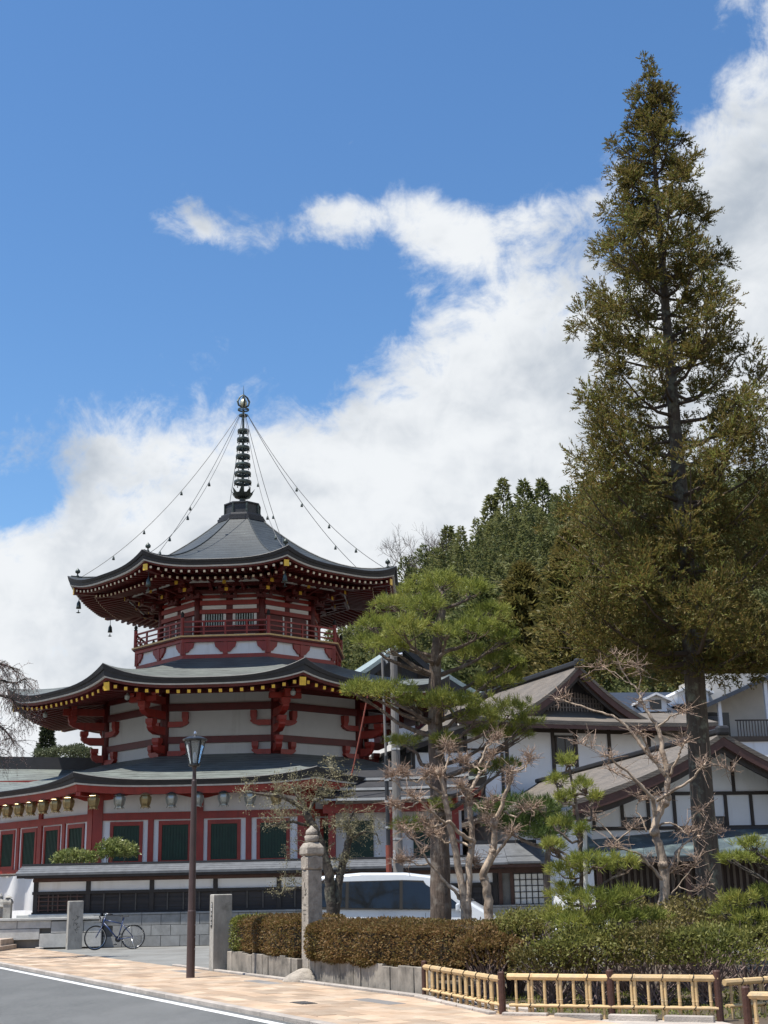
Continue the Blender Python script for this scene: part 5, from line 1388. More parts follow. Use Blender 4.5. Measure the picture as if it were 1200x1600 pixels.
# ================================================================== PLANTS
def limb(mb, pts, r0, r1, rg, sub=3, jit=.0, n=6):
    """smoothed, tapered, slightly crooked tube through pts"""
    P = [Vector(p) for p in pts]; out = []
    for i in range(len(P) - 1):
        p0, p1, p2, p3 = P[max(i - 1, 0)], P[i], P[i + 1], P[min(i + 2, len(P) - 1)]
        for k in range(sub):
            t = k / sub
            q = .5 * ((2 * p1) + (p2 - p0) * t + (2 * p0 - 5 * p1 + 4 * p2 - p3) * t * t + (3 * p1 - p0 - 3 * p2 + p3) * t ** 3)
            if jit and (i or k): q += Vector((rg.uniform(-jit, jit), rg.uniform(-jit, jit), rg.uniform(-jit, jit)))
            out.append(q)
    out.append(P[-1]); m = len(out)
    mb.tube(out, [r0 + (r1 - r0) * (i / (m - 1)) for i in range(m)], n)
    return out
def grow(mb, p, d, L, r, depth, rg, spread=.7, up=.1, n=5, tips=None, kids=(2, 3), shrink=.68, droop=0.):
    """simple recursive twigging"""
    pts = [Vector(p)]; dd = Vector(d).normalized()
    for i in range(3):
        dd = (dd + Vector((rg.gauss(0, .16), rg.gauss(0, .16), rg.gauss(0, .13) + up - droop))).normalized()
        pts.append(pts[-1] + dd * L / 3)
    mb.tube(pts, [r, r * .88, r * .76, r * .62], max(3, n))
    if tips is not None: tips.append((pts[-1], dd))
    if depth <= 0: return
    for k in range(rg.randint(*kids)):
        q = pts[rg.choice((1, 2, 3, 3))]
        nd = (dd + Vector((rg.gauss(0, spread), rg.gauss(0, spread), rg.gauss(0, spread * .8)))).normalized()
        grow(mb, q, nd, L * shrink * rg.uniform(.75, 1.2), r * .58, depth - 1, rg, spread, up, n - 1, tips, kids, shrink, droop)

# ---------------------------------------------------------------- the tall cedar
rng = np.random.default_rng(11)
ced = thing('cedar_tree', 'tall pointed bronze green cedar towering over the right side', 'tree', (6.02, 26, 0))
def ctr(z): return np.array([6.02 + .0115 * z, 26.0, z])
tb_ = MB(); tz = [0, .25, .8, 3, 5.6, 9.6, 14, 17.5, 19.55]; trd = [.38, .30, .255, .225, .20, .15, .085, .04, .01]
tb_.tube([Vector(ctr(z)) + Vector((.03 * math.sin(z * 1.3), .03 * math.cos(z), 0)) for z in tz], trd, 14)
tb_.build('trunk', bark_cedar, ced, smooth=True)
bw_ = MB()
prof_z = np.array([4.2, 5.0, 6.3, 8.3, 10.4, 12.4, 14.4, 16.3, 18.0, 18.8, 19.5]); prof_r = np.array([1.2, 1.9, 2.45, 2.6, 2.25, 1.85, 1.55, 1.1, .62, .40, .15])
CP, CD, CS = [], [], []
z = 6.8; lev = 0
while z < 19.1:
    r_l = np.interp(z, prof_z, prof_r)
    nbg = 7 if z < 9.5 else 5 if r_l > .9 else 4
    for q in range(nbg):
        a = lev * 1.27 + q * 2 * pi / nbg + rng.normal() * .30
        r = r_l * rng.uniform(.74, 1.12)
        zz = z + rng.uniform(-.5, .5) * (.20 * r_l + .14)
        zb = max(5.7, zz - .45 * r - .05)          # boughs leave low and sweep up
        d = np.array([math.cos(a), math.sin(a), 0])
        sg = (zz - zb) * (rng.uniform(.25, .9) if z < 8.2 else 1.)
        bp_ = lambda t: ctr(zb) + d * r * t + np.array([0, 0, -.10 * r * math.sin(min(t, 1) * pi) + sg * t ** 1.5])
        bw_.tube([Vector(bp_(t)) for t in (0, .3, .6, .85, 1.)], [.04 * (r / 2) + .012, .03 * (r / 2) + .01, .022, .014, .007], 5)
        n_cl = int(4 + 6.0 * r) if z < 11 else int(3 + 5.4 * r)
        for k in range(n_cl):
            t = 1.0 - (.80 if z < 9.5 else .60) * rng.random() ** 1.25
            rad = (.17 * r + .07) * (1.15 - abs(t - .75))
            o3 = rdirs(1, rng)[0] * rad * rng.random() ** .4 * np.array([1.1, 1.1, .75])
            base = bp_(t) + o3
            CP.append(base); CD.append(unit(d * .55 + o3 / rad * .8 + np.array([0, 0, .65]))); CS.append(rng.uniform(.16, .40 if z < 10.5 else .31) * min(1., .42 + .42 * r_l))
            if rng.random() < .35: bw_.tube([Vector(bp_(max(0, t - .2))), Vector(base)], [.010, .005], 4)
    z += .20 * r_l + .14; lev += 1
for z in np.linspace(18.3, 19.6, 22):
    CP.append(ctr(z) + rng.normal(size=3) * .06); CD.append(np.array([0, 0, 1.])); CS.append(.13)
bw_.build('branches', M('cedar_branch', (.075, .055, .040), .9), ced, kind='stuff')
CP, CD, CS = np.array(CP), np.array(CD), np.array(CS)
per = 16          # plumes fanning out of every clump, each a feather of short shoots
idx = np.repeat(np.arange(len(CP)), per)
off = rdirs(len(idx), rng)
D0 = unit(CD[idx] * .75 + off * .95)
P0 = CP[idx] + D0 * CS[idx][:, None] * .10 + off * CS[idx][:, None] * .32
L0 = CS[idx] * rng.uniform(.65, 1.15, len(idx))
Q = [blades(P0, D0, L0, .020, rng, .1)]
for k in range(10):
    t = (k + rng.random(len(idx))[:, None]) / 10 * .95
    sd = unit(D0 * .85 + rdirs(len(idx), rng) * .75 + np.array([0, 0, .18]))
    Q.append(blades(P0 + D0 * L0[:, None] * t, sd, L0 * (.42 - .2 * t[:, 0]) * rng.uniform(.7, 1.2, len(idx)), .024, rng, .35))
np_quads('crown', np.concatenate(Q), L_cedar, ced)

# ---------------------------------------------------------------- pines
def tufts(P, D, n, L, W, rng, spread=.75):
    """needle fans: n needles from every bud P along D"""
    i = np.repeat(np.arange(len(P)), n)
    dd = unit(D[i] + rng.normal(size=(len(i), 3)) * spread)
    return blades(P[i] + rng.normal(size=(len(i), 3)) * L * .12, dd, L * rng.uniform(.7, 1.15, len(i)), W, rng, .1)
def pad_points(c, rx, ry, rz, n, rng):
    """buds on the upper skin of a flat cloud pad"""
    p = rdirs(n, rng); p[:, 2] = np.abs(p[:, 2]) * np.where(rng.random(n) < .82, 1, -.5)
    k = rng.uniform(.45, 1.12, (n, 1)) ** .6
    lump = 1 + .34 * np.sin(p[:, :1] * 6 + c[0] * 13) * np.cos(p[:, 1:2] * 5 + c[2] * 11) + .12 * rng.normal(size=(n, 1))
    q = np.array(c) + p * k * lump * np.array([rx, ry, rz])
    d = unit(p * np.array([.7, .7, .5]) + np.array([0, 0, .9]))
    return q, d
def pine_tree(label, loc, trunk_pts, r0, r1, pads, Yd, mat_, nL=.11, nW=.008, dens=1., seed=1, barkm=None, twig_m=None, ysp=1.0):
    rg = random.Random(seed); rn = np.random.default_rng(seed)
    o = thing('pine_tree', label, 'tree', loc)
    tb = MB(); tp = limb(tb, trunk_pts, r0, r1, rg, 4, .012, 10); tb.build('trunk', barkm or bark_pine, o, smooth=True)
    lb = MB(); PP, DD = [], []
    for (u, v, ru, rv, dy) in pads:
        Yp = Yd + dy * ysp; c = at(u, v, Yp); k = Yp / FPX
        rx, rz = ru * k * .86, rv * k * .95; ry = rx * .85
        rz *= rg.uniform(.9, 1.35); q, d = pad_points(c, rx, ry, rz, int(105 * dens * rx * ry / .25 + 16), rn); PP.append(q); DD.append(d)
        # limb from the trunk, rising from below the pad
        cand = [t for t in tp if t.z < c.z - .05] or tp
        s = min(cand, key=lambda t: abs((c.z - t.z) - .55 * math.hypot(c.x - t.x, c.y - t.y)) + .15 * (c - t).length)
        m1 = s.lerp(c, .4) + Vector((rg.uniform(-.08, .08), rg.uniform(-.08, .08), -.10 + rg.uniform(-.06, .06))); m2 = s.lerp(c, .75) + Vector((rg.uniform(-.1, .1), rg.uniform(-.1, .1), -rz * .5))
        ln = limb(lb, [s, m1, m2, c - Vector((0, 0, rz * .25))], min(.055, r0 * .4), .014, rg, 3, .02, 6)
        for _ in range(7):     # twigs spreading under the pad
            e = c + Vector((rg.uniform(-.85, .85) * rx, rg.uniform(-.8, .8) * ry, rg.uniform(-.1, .45) * rz))
            b0 = ln[rg.randint(len(ln) // 2, len(ln) - 1)]
            lb.tube([b0, b0.lerp(e, .5) + Vector((rg.uniform(-.05, .05), 0, -.04)), e], [.014, .010, .005], 4)
    lb.build('limbs', barkm or bark_pine, o, kind='stuff')
    PP, DD = np.concatenate(PP), np.concatenate(DD)
    np_quads('needles', tufts(PP, DD, 17, nL * 1.25, nW * 1.25, rn, .62), mat_, o)
    return o
pads = [(690, 912, 34, 14, 0), (735, 925, 36, 14, .2), (648, 925, 32, 14, -.1), (612, 945, 34, 14, .2), (664, 950, 40, 16, -.5), (762, 958, 36, 15, .3),
        (584, 978, 34, 14, 0), (632, 985, 46, 16, -.8), (700, 990, 26, 12, -.9), (745, 985, 46, 16, -.4), (790, 1000, 30, 15, .3), (572, 1004, 22, 10, .3), (610, 1012, 40, 13, -.3),
        (735, 1024, 40, 12, .5), (782, 1034, 34, 12, .4), (805, 1040, 18, 9, .2),
        (572, 1078, 34, 13, -.2), (612, 1085, 42, 15, -.4), (556, 1082, 20, 9, 0), (640, 1098, 26, 10, -.2),
        (690, 1098, 40, 14, -.6), (728, 1104, 38, 14, -.5), (772, 1070, 40, 14, .3), (802, 1060, 22, 10, .4), (752, 1124, 44, 14, -.3), (795, 1114, 40, 14, 0), (822, 1132, 24, 10, .1),
        (770, 1148, 40, 11, .3), (812, 1152, 22, 9, .3), (628, 1162, 26, 10, .2), (694, 1160, 22, 10, -.4), (790, 1198, 24, 9, .4), (758, 1206, 22, 8, .5), (640, 1296, 24, 12, .6), (690, 1262, 18, 9, -.3)]
pine_tree('garden pine with layered cloud shaped needle pads before the pagoda', (.89, 25, 0),
          [(.93, 25, -.1), at(689, 1440, 25), at(688, 1330, 25), at(684, 1220, 25), at(680, 1130, 25), at(679, 1055, 25), at(683, 1000, 25), at(690, 955, 25), at(692, 925, 25)], .225, .06, pads, 25, L_pine, .12, .009, 1.0, 3)
# staked young pine in the front bed
pads2 = [(890, 1192, 18, 12, 0), (872, 1222, 15, 9, .1), (910, 1230, 14, 9, -.1), (882, 1250, 18, 8, 0), (930, 1248, 10, 7, .2), (876, 1290, 18, 9, .1), (908, 1300, 14, 8, -.2), (866, 1325, 14, 8, 0),
         (888, 1362, 36, 12, 0), (925, 1350, 46, 13, -.3), (970, 1352, 34, 11, -.1), (890, 1400, 40, 13, .2), (930, 1410, 50, 14, -.4), (980, 1405, 42, 13, -.2), (870, 1436, 28, 12, 0), (905, 1445, 40, 13, -.4), (960, 1440, 46, 14, -.3), (1010, 1435, 36, 12, .1), (860, 1322, 12, 9, -.3)]
pine_tree('young staked pine with yellow green needles behind the bamboo fence', at(912, 1555, 19.6) * Vector((1, 1, 0)) if False else Vector((2.95, 19.6, 0)),
          [(2.97, 19.6, -.05), at(914, 1480, 19.6), at(910, 1400, 19.6), at(908, 1330, 19.6), at(900, 1260, 19.6), at(890, 1195, 19.6)], .055, .015, pads2, 19.6, L_pine, .10, .008, 1.0, 7)
stk = at(917, 1560, 19.3); stk.z = 0
tag(MB().tube([stk, at(916, 1480, 19.35), at(914, 1290, 19.4)], [.035, .034, .03], 10).build('support_stake', M('pale_bamboo_stake', (.52, .50, .45), .6, .2, 4, .1, 40, stretch=(1, 1, .3))), 'pale bamboo stake standing upright beside the young pine', 'stake')
pads3 = [(1175, 1322, 26, 10, 0), (1150, 1345, 28, 11, -.2), (1192, 1345, 30, 11, .2), (1160, 1408, 34, 12, -.2), (1195, 1400, 30, 12, .1), (1135, 1425, 26, 10, 0), (1180, 1440, 40, 13, -.3), (1140, 1460, 36, 12, -.1), (1215, 1450, 40, 14, 0)]
pine_tree('spreading pine reaching in at the right edge above the fence', (6.1, 19.8, 0), [(6.15, 19.8, -.05), (6.1, 19.8, .6), (6.05, 19.8, 1.2), (5.95, 19.7, 1.9), (5.8, 19.7, 2.4)], .09, .02, pads3, 19.8, L_pine, .10, .008, 1.0, 9, bark_dark)
# pair of dark evergreens in front of the long house wall
for lab, pd, sd_, loc in (('dark pine mass below the house roof behind the bare trees', [(800, 1262, 46, 16, 0), (850, 1268, 40, 15, .4), (825, 1288, 48, 14, .2), (870, 1292, 34, 13, 0), (780, 1290, 36, 13, .3), (845, 1305, 40, 12, -.2), (760, 1272, 26, 12, .2)], 21, (4.2, 36.5, 0)),):
    pine_tree(lab, loc, [(4.2, 36.5, 0), (4.15, 36.5, 1.6), (4.25, 36.5, 2.8), (4.2, 36.5, 3.7)], .12, .04, pd, 36.5, L_pine_dark, .16, .014, .55, sd_)

# ---------------------------------------------------------------- smooth-barked pollarded trees
def pollard(label, loc, Yd, chains, seed, tw, tw_m, knobs=True, bark=bark_pale, tw_n=26, tw_L=.17):
    rg = random.Random(seed)
    o = thing('crape_myrtle', label, 'tree', loc)
    tw_b = MB()
    for ci, (pts, r0, r1, dy) in enumerate(chains):
        P = [at(u, v, Yd + dy * (i / max(1, len(pts) - 1))) for i, (u, v) in enumerate(pts)]
        if pts[0][1] > 1405: P = [Vector((P[0].x - .02, P[0].y, -.05))] + P
        r0 *= .88; r1 *= .85; b = MB(); ln = limb(b, P, r0, r1, rg, 4, .016, 9)
        if knobs:
            for q in [ln[-1]] + [ln[k] for k in range(5, len(ln), rg.randint(5, 9))]:
                b.lathe([(.001, -r1 * 1.7), (r1 * 1.3, -r1), (r1 * 1.7, 0), (r1 * 1.3, r1), (.001, r1 * 1.7)], 7, q)
        b.build('stem' if pts[0][1] > 1405 else 'branch', bark, o, smooth=True)
        tips = [ln[-1]] + ([ln[len(ln) * 2 // 3]] if tw > 1 and len(ln) > 8 else [])
        tips = tips + ln[-4:-1]
        for tp in tips:
            for k in range(tw_n // 2):
                d = Vector((rg.gauss(0, 1), rg.gauss(0, 1), rg.gauss(.3, .7))).normalized(); l = rg.uniform(.35, 1.9) * tw_L
                q = tp + d * l * .5 + Vector((rg.gauss(0, .02), rg.gauss(0, .02), .02)); e = tp + d * l + Vector((rg.gauss(0, .03), rg.gauss(0, .03), rg.gauss(.02, .03)))
                tw_b.tube([tp, q, e], [.006, .0045, .003], 3)
                for _ in range(2):
                    e2 = q + Vector((rg.gauss(0, .05), rg.gauss(0, .05), rg.gauss(.03, .04))); tw_b.tube([q, e2], [.0035, .0025], 3, False)
    tw_b.build('twigs', tw_m, o, kind='stuff')
    return o
ch1 = [([(726, 1425), (716, 1350), (704, 1300), (698, 1255), (691, 1218), (683, 1207)], .085, .045, 0), ([(688, 1212), (698, 1196), (701, 1178), (695, 1163)], .028, .016, .1), ([(694, 1240), (678, 1232), (667, 1224), (664, 1213), (672, 1208)], .030, .016, -.2),
       ([(731, 1425), (732, 1370), (737, 1315), (735, 1270), (731, 1243)], .085, .05, .2), ([(731, 1243), (742, 1222), (748, 1208), (753, 1206), (764, 1192), (771, 1178)], .042, .016, .3), ([(735, 1235), (726, 1233), (716, 1229)], .03, .026, -.1), ([(748, 1195), (755, 1180), (762, 1166), (770, 1158), (778, 1152)], .024, .013, .2),
       ([(763, 1435), (762, 1392), (756, 1366), (767, 1338), (773, 1305), (772, 1284)], .10, .06, -.1), ([(772, 1284), (784, 1262), (789, 1240), (798, 1222), (800, 1206)], .050, .028, -.2), ([(800, 1206), (814, 1203), (824, 1194), (829, 1180)], .022, .012, 0),
       ([(765, 1352), (784, 1324), (797, 1306), (800, 1300)], .04, .018, -.4), ([(786, 1268), (806, 1276), (816, 1266), (838, 1262)], .024, .012, -.3), ([(773, 1300), (764, 1288), (756, 1284)], .026, .016, .2), ([(760, 1362), (748, 1350), (736, 1347)], .028, .014, .3),
       ([(737, 1312), (718, 1302), (706, 1286), (692, 1284), (672, 1266), (655, 1252), (640, 1243)], .045, .014, -.6), ([(694, 1285), (680, 1292), (668, 1290), (660, 1283)], .026, .013, -.3), ([(736, 1322), (724, 1318), (712, 1313), (698, 1318), (682, 1306), (668, 1303)], .030, .014, .4),
       ([(720, 1405), (706, 1388), (690, 1372), (672, 1350), (661, 1332), (648, 1312), (625, 1292)], .035, .012, -.3), ([(655, 1252), (640, 1262), (622, 1262), (612, 1255)], .018, .010, 0), ([(664, 1213), (650, 1222), (636, 1214), (628, 1205)], .018, .010, 0),
       ([(672, 1350), (655, 1352), (640, 1346), (622, 1348)], .016, .008, -.2), ([(752, 1206), (742, 1198), (730, 1190), (720, 1192)], .016, .010, .2), ([(640, 1243), (625, 1230), (612, 1216), (620, 1208)], .014, .009, 0), ([(740, 1255), (752, 1262), (762, 1262), (775, 1250)], .018, .010, -.3)]
pollard('pollarded crape myrtle with three pale stems and knuckled branches beside the pine', (1.45, 23.6, 0), 23.6, ch1, 5, 2, twig_pink)
ch2 = [([(1033, 1440), (1040, 1388), (1035, 1350), (1028, 1318), (1023, 1294), (1031, 1268), (1041, 1246)], .105, .065, 0), ([(1041, 1246), (1042, 1208), (1035, 1170), (1028, 1136), (1012, 1113), (1001, 1092)], .062, .026, .2), ([(1001, 1092), (994, 1076), (978, 1056), (960, 1022)], .022, .007, .1), ([(996, 1080), (1001, 1060), (996, 1040)], .010, .005, 0), ([(990, 1070), (975, 1062), (955, 1048), (930, 1042)], .010, .005, .2),
       ([(1024, 1286), (1021, 1252), (1010, 1236), (985, 1212), (960, 1190), (946, 1180)], .048, .012, -.4), ([(1012, 1238), (1000, 1226), (975, 1212), (952, 1202)], .022, .010, .1), ([(1040, 1212), (1022, 1188), (1000, 1162), (982, 1138), (962, 1122), (935, 1112), (900, 1100), (868, 1092)], .040, .010, .4),
       ([(1008, 1168), (1014, 1180), (1026, 1190)], .020, .016, 0), ([(1018, 1184), (1006, 1156), (998, 1142)], .020, .014, -.2), ([(1046, 1212), (1058, 1186), (1064, 1172), (1071, 1158)], .024, .016, -.3), ([(1026, 1252), (1052, 1236), (1075, 1222), (1092, 1205), (1101, 1195)], .030, .016, -.5),
       ([(1038, 1378), (1018, 1356), (1000, 1336), (975, 1326), (950, 1322)], .034, .012, -.5), ([(1020, 1356), (1006, 1345)], .02, .012, 0), ([(972, 1325), (962, 1312), (950, 1298), (935, 1285), (920, 1268)], .022, .008, .2), ([(960, 1318), (978, 1302), (996, 1290)], .018, .009, -.1),
       ([(1042, 1372), (1050, 1345), (1064, 1322), (1078, 1312), (1098, 1304)], .036, .015, .3), ([(1062, 1326), (1058, 1350), (1050, 1362)], .024, .018, .1), ([(1026, 1292), (1046, 1286), (1064, 1296), (1078, 1306)], .022, .012, -.2), ([(1078, 1306), (1072, 1290), (1086, 1272), (1102, 1262)], .012, .006, 0),
       ([(1028, 1136), (1042, 1124), (1056, 1116), (1072, 1112)], .022, .010, -.2), ([(1100, 1300), (1115, 1302), (1130, 1298)], .010, .005, 0), ([(1010, 1300), (1004, 1280), (994, 1268), (996, 1256), (1008, 1248)], .016, .008, .2), ([(946, 1180), (930, 1172), (905, 1162)], .010, .004, 0), ([(1095, 1200), (1120, 1196), (1145, 1206)], .012, .005, 0),
       ([(1044, 1400), (1062, 1382), (1080, 1360), (1092, 1340)], .014, .005, -.4), ([(1060, 1384), (1084, 1392), (1104, 1384)], .010, .004, -.2)]
pollard('leafless pale crape myrtle with smooth twisting trunk left of the cedar', (4.55, 22.2, 0), 22.2, ch2, 8, 1, twig_pink, True, bark_pale, 12, .22)

# ---------------------------------------------------------------- old plum with lichened twigs
rg = random.Random(31)
pm_ = thing('plum_tree', 'old leaning plum tree with lichened twigs behind the way marker', 'tree', (-1.0, 27, 0))
Yp = 27.0
tb_ = MB()
ch = [([(519, 1445), (516, 1400), (514, 1368), (504, 1332), (497, 1308), (486, 1286), (478, 1268)], .12, .07, -.1), ([(522, 1445), (528, 1392), (536, 1350), (544, 1318), (549, 1298)], .10, .065, .2), ([(478, 1268), (464, 1256), (442, 1246), (412, 1241), (378, 1238)], .06, .018, -.2), ([(480, 1290), (458, 1284), (436, 1286), (416, 1292)], .035, .015, -.2),
      ([(478, 1268), (474, 1256), (462, 1240), (456, 1226)], .04, .02, .1), ([(480, 1272), (492, 1252), (508, 1246), (532, 1246), (556, 1240)], .040, .014, .2), ([(549, 1298), (544, 1284), (552, 1268)], .04, .02, 0), ([(546, 1310), (560, 1304), (576, 1300), (590, 1306)], .024, .010, .1), ([(497, 1310), (480, 1318), (465, 1332)], .02, .010, -.1), ([(513, 1372), (490, 1382), (462, 1388), (440, 1396)], .022, .010, -.2), ([(536, 1350), (522, 1340), (508, 1344)], .02, .01, 0), ([(500, 1250), (504, 1230), (514, 1212), (520, 1200)], .022, .010, .1), ([(548, 1300), (530, 1288), (512, 1296)], .02, .01, .1)]
seeds_ = []
for pts, r0, r1, dy in ch:
    P = [at(u, v, Yp + dy * i / (len(pts) - 1)) for i, (u, v) in enumerate(pts)]
    if pts[0][1] > 1430: P = [Vector((P[0].x, P[0].y, -.05))] + P
    ln = limb(tb_, P, r0, r1, rg, 4, .015, 8)
    if r0 < .09: seeds_ += ln[len(ln) // 3::2]
    else: seeds_ += ln[-3:]
tb_.build('trunk', bark_dark, pm_, smooth=True)
tw_b, tips = MB(), []
for q in seeds_:
    for _ in range(2): grow(tw_b, q, (rg.gauss(0, 1), rg.gauss(0, .8), rg.gauss(.35, .6)), rg.uniform(.14, .30), .008, 3, rg, .85, .03, 4, tips, (2, 3), .72)
tw_b.build('twigs', twig_lichen, pm_, kind='stuff')
rn = np.random.default_rng(5)
P = np.array([t[0] for t in tips]); P = np.repeat(P, 2, 0) + rn.normal(size=(len(P) * 2, 3)) * .03
np_quads('buds', blades(P, rdirs(len(P), rn), .035, .02, rn), leafmat('lichen_bud', [(.13, .12, .06), (.24, .22, .12), (.34, .30, .19)], .2, 2), pm_)

# ---------------------------------------------------------------- weeping cherry at the left edge
wc = thing('weeping_cherry', 'weeping cherry in grey pink bud reaching in at the left edge', 'tree', (-13.4, 35, 0))
rg = random.Random(12); tb_ = MB(); Yw = 35.0
limb(tb_, [(-13.4, 35, -.05), (-13.3, 35, 2), (-13.0, 35, 4.5), (-12.4, 35, 6.4), at(-40, 1080, 35)], .26, .09, rg, 3, .02, 10)
for pts in ([(-60, 1060), (-20, 1040), (10, 1040), (30, 1052)], [(-60, 1100), (-25, 1085), (5, 1088), (28, 1100), (42, 1122)], [(-50, 1130), (-20, 1125), (8, 1140), (20, 1160)], [(-40, 1080), (-10, 1062), (18, 1068), (38, 1060)], [(-45, 1165), (-20, 1165), (0, 1178)]):
    ln = limb(tb_, [at(u, v, Yw + .3 * (i - 1)) for i, (u, v) in enumerate(pts)], .06, .012, rg, 3, .02, 6)
    tw_b = tb_
    for q in ln[2:]:
        for _ in range(5): grow(tw_b, q, (rg.gauss(.3, .8), rg.gauss(0, .7), rg.gauss(.0, .5)), rg.uniform(.25, .45), .008, 2, rg, .5, 0, 4, None, (2, 3), .8, .22)
tb_.build('trunk', bark_dark, wc)
rn = np.random.default_rng(3)
# buds strung on the twigs
vs = np.array([v for v in tb_.v]); vs = vs[rn.random(len(vs)) < .22]
np_quads('buds', blades(vs, rdirs(len(vs), rn), .035, .02, rn), leafmat('cherry_bud', [(.17, .11, .10), (.30, .20, .19), (.40, .30, .29)], .2, 2), wc)

# ---------------------------------------------------------------- hedges and shrubs
def leaf_shell(P, Nrm, L, W, rng_, tilt=.8):
    D = unit(Nrm + rng_.normal(size=P.shape) * tilt)
    return blades(P, D, L * rng_.uniform(.7, 1.3, len(P)), W, rng_, .2)
def hedge(label, c0, c1, w, z0, z1, seed, mat_, n, patch=None):
    """clipped hedge from c0 to c1 (front line), rounded section"""
    rn = np.random.default_rng(seed); c0, c1 = Vector(c0), Vector(c1)
    o = thing('clipped_hedge', label, 'hedge', c0, group='clipped azalea hedges')
    d = (c1 - c0); L = d.length; d.normalize(); nb_ = Vector((d.y, -d.x, 0))
    if nb_.y < 0: nb_ = -nb_
    def sect(t, a):
        """point on the rounded section: a angle"""
        e = min(1., .72 + 1.6 * min(t, 1 - t) * L / w) if min(t, 1 - t) * L < .25 else 1.
        ca, sa = math.cos(a), math.sin(a); k = .42
        x = math.copysign(abs(ca) ** k, ca) * w / 2 * e; z = math.copysign(abs(sa) ** k, sa) * (z1 - z0) / 2 * (.9 + .1 * e)
        bulge = 1 + .05 * math.sin(t * L * 2.1 + seed) + .04 * math.sin(t * L * 5.3 + a * 2)
        return c0 + d * (t * L) + nb_ * (w / 2 + x * bulge) + UP * ((z0 + z1) / 2 + z * bulge)
    rows = []
    for t in np.linspace(0, 1, 26):
        e = min(t, 1 - t) * L
        s = min(1., (max(.0, e) / .28) ** .5 * .94 + .06)
        row = []
        for a in np.linspace(0, 2 * pi, 25)[:-1]:
            p = sect(t, a); cc = c0 + d * (t * L) + nb_ * (w / 2) + UP * ((z0 + z1) / 2); row.append(cc + (p - cc) * s * .93)
        rows.append(row)
    mb = MB(); mb.grid(rows, close=True); mb.f.append(tuple(range(23, -1, -1))); mb.f.append(tuple(25 * 24 + k for k in range(24)))
    mb.build('hedge_inner_core', M('hedge_core', (.030, .022, .012), .95), o)  # solid dark core added inside to block the view through the leaves
    A = np.array(rows); T_ = rn.integers(0, 25, n); K = rn.integers(0, 24, n); f1, f2 = rn.random(n)[:, None], rn.random(n)[:, None]
    P = A[T_, K] * (1 - f1) * (1 - f2) + A[T_ + 1, K] * f1 * (1 - f2) + A[T_, (K + 1) % 24] * (1 - f1) * f2 + A[T_ + 1, (K + 1) % 24] * f1 * f2
    cen = np.array(c0)[None] + np.array(d)[None] * ((T_[:, None] + f1) / 25 * L) + np.array(nb_)[None] * w / 2 + np.array([0, 0, (z0 + z1) / 2])
    Nn_ = unit(P - cen); P = P + Nn_ * rn.uniform(-.01, .07, (n, 1))
    Q = leaf_shell(P, Nn_, .048, .026, rn, .75)
    if patch is None: np_quads('hedge_leaves', Q, mat_, o)
    else:
        tt = (T_ + f1[:, 0]) / 25 + rn.normal(size=n) * .03
        np_quads('hedge_leaves', Q[tt > patch], mat_, o); np_quads('green_leaves', Q[tt <= patch], L_hedge_green, o)
    return o
hedge('small clipped azalea hedge with a green end beside the plated gatepost', st(10.8, 3.0), st(7.1, 3.02), 1.15, .40, 1.10, 2, L_hedge, 26000, .20)
hedge('long clipped bronze azalea hedge in front of the minivan', st(6.86, 2.84), st(1.75, 3.2), 1.4, .36, 1.05, 3, L_hedge, 46000)
def shrub(name, label, c, r, n, mat_, seed, L=.06, W=.03, twigs=0, cat='shrub', group=None):
    rn = np.random.default_rng(seed); rg = random.Random(seed); c = Vector(c)
    o = thing(name, label, cat, (c.x, c.y, 0), group=group)
    p = rdirs(n, rn); p[:, 2] = np.where(p[:, 2] < -.3, -p[:, 2], p[:, 2])
    lump = 1 + .22 * np.sin(p[:, :1] * 5 + seed) * np.cos(p[:, 1:2] * 4 - seed) + .12 * np.sin(p[:, 2:] * 9 + seed)
    k = rn.uniform(.45, 1.0, (n, 1)) ** .45
    P = np.array(c) + p * k * lump * np.array(r)
    P[:, 2] = np.maximum(P[:, 2], .03)
    np_quads('foliage', leaf_shell(P, unit(p + np.array([0, 0, .5])), L, W, rn, .9), mat_, o)
    mb = MB()
    for _ in range(16 + twigs):
        e = c + Vector(tuple(float(x) for x in (rdirs(1, rn)[0] * np.array(r) * rn.uniform(.6, 1.15)))); e.z = max(e.z, c.z * .5)
        b = Vector((c.x + rg.uniform(-.15, .15), c.y + rg.uniform(-.1, .1), 0))
        mb.tube([b, b.lerp(e, .5) + Vector((rg.uniform(-.08, .08), 0, .05)), e], [.014, .010, .004], 4)
    mb.build('stems', twig_grey if twigs else bark_dark, o)
    return o
sh = [((855, 1450), 20.8, (.75, .6, .50), L_shrub_y, 'yellow green leafy shrub just right of the long hedge'), ((800, 1460), 21.3, (.55, .5, .52), L_shrub, 'loose shrub at the end of the long hedge by the fence corner'),
      ((760, 1480), 20.6, (.5, .5, .45), L_hedge, 'bronze leaved shrub behind the receding fence section'), ((930, 1478), 19.0, (.8, .55, .42), L_shrub_y, 'dense olive shrub around the pale stake'),
      ((1020, 1480), 18.9, (.8, .6, .42), L_shrub, 'twiggy dark shrub in the middle of the fenced bed'), ((1100, 1480), 18.8, (.75, .6, .42), L_shrub_y, 'shrub at the foot of the cedar behind the fence'),
      ((1170, 1470), 19.5, (.8, .6, .45), L_shrub_y, 'large shrub below the spreading pine at the right edge'),
      ((870, 1500), 19.2, (.6, .45, .42), L_shrub, 'low shrub behind the middle fence panel'), ((980, 1440), 21.0, (.8, .6, .55), L_shrub, 'shrub below the pale crape myrtle trunk'), ((1075, 1445), 21.5, (.8, .6, .55), L_shrub, 'shrub between the crape myrtle and the cedar trunk')]
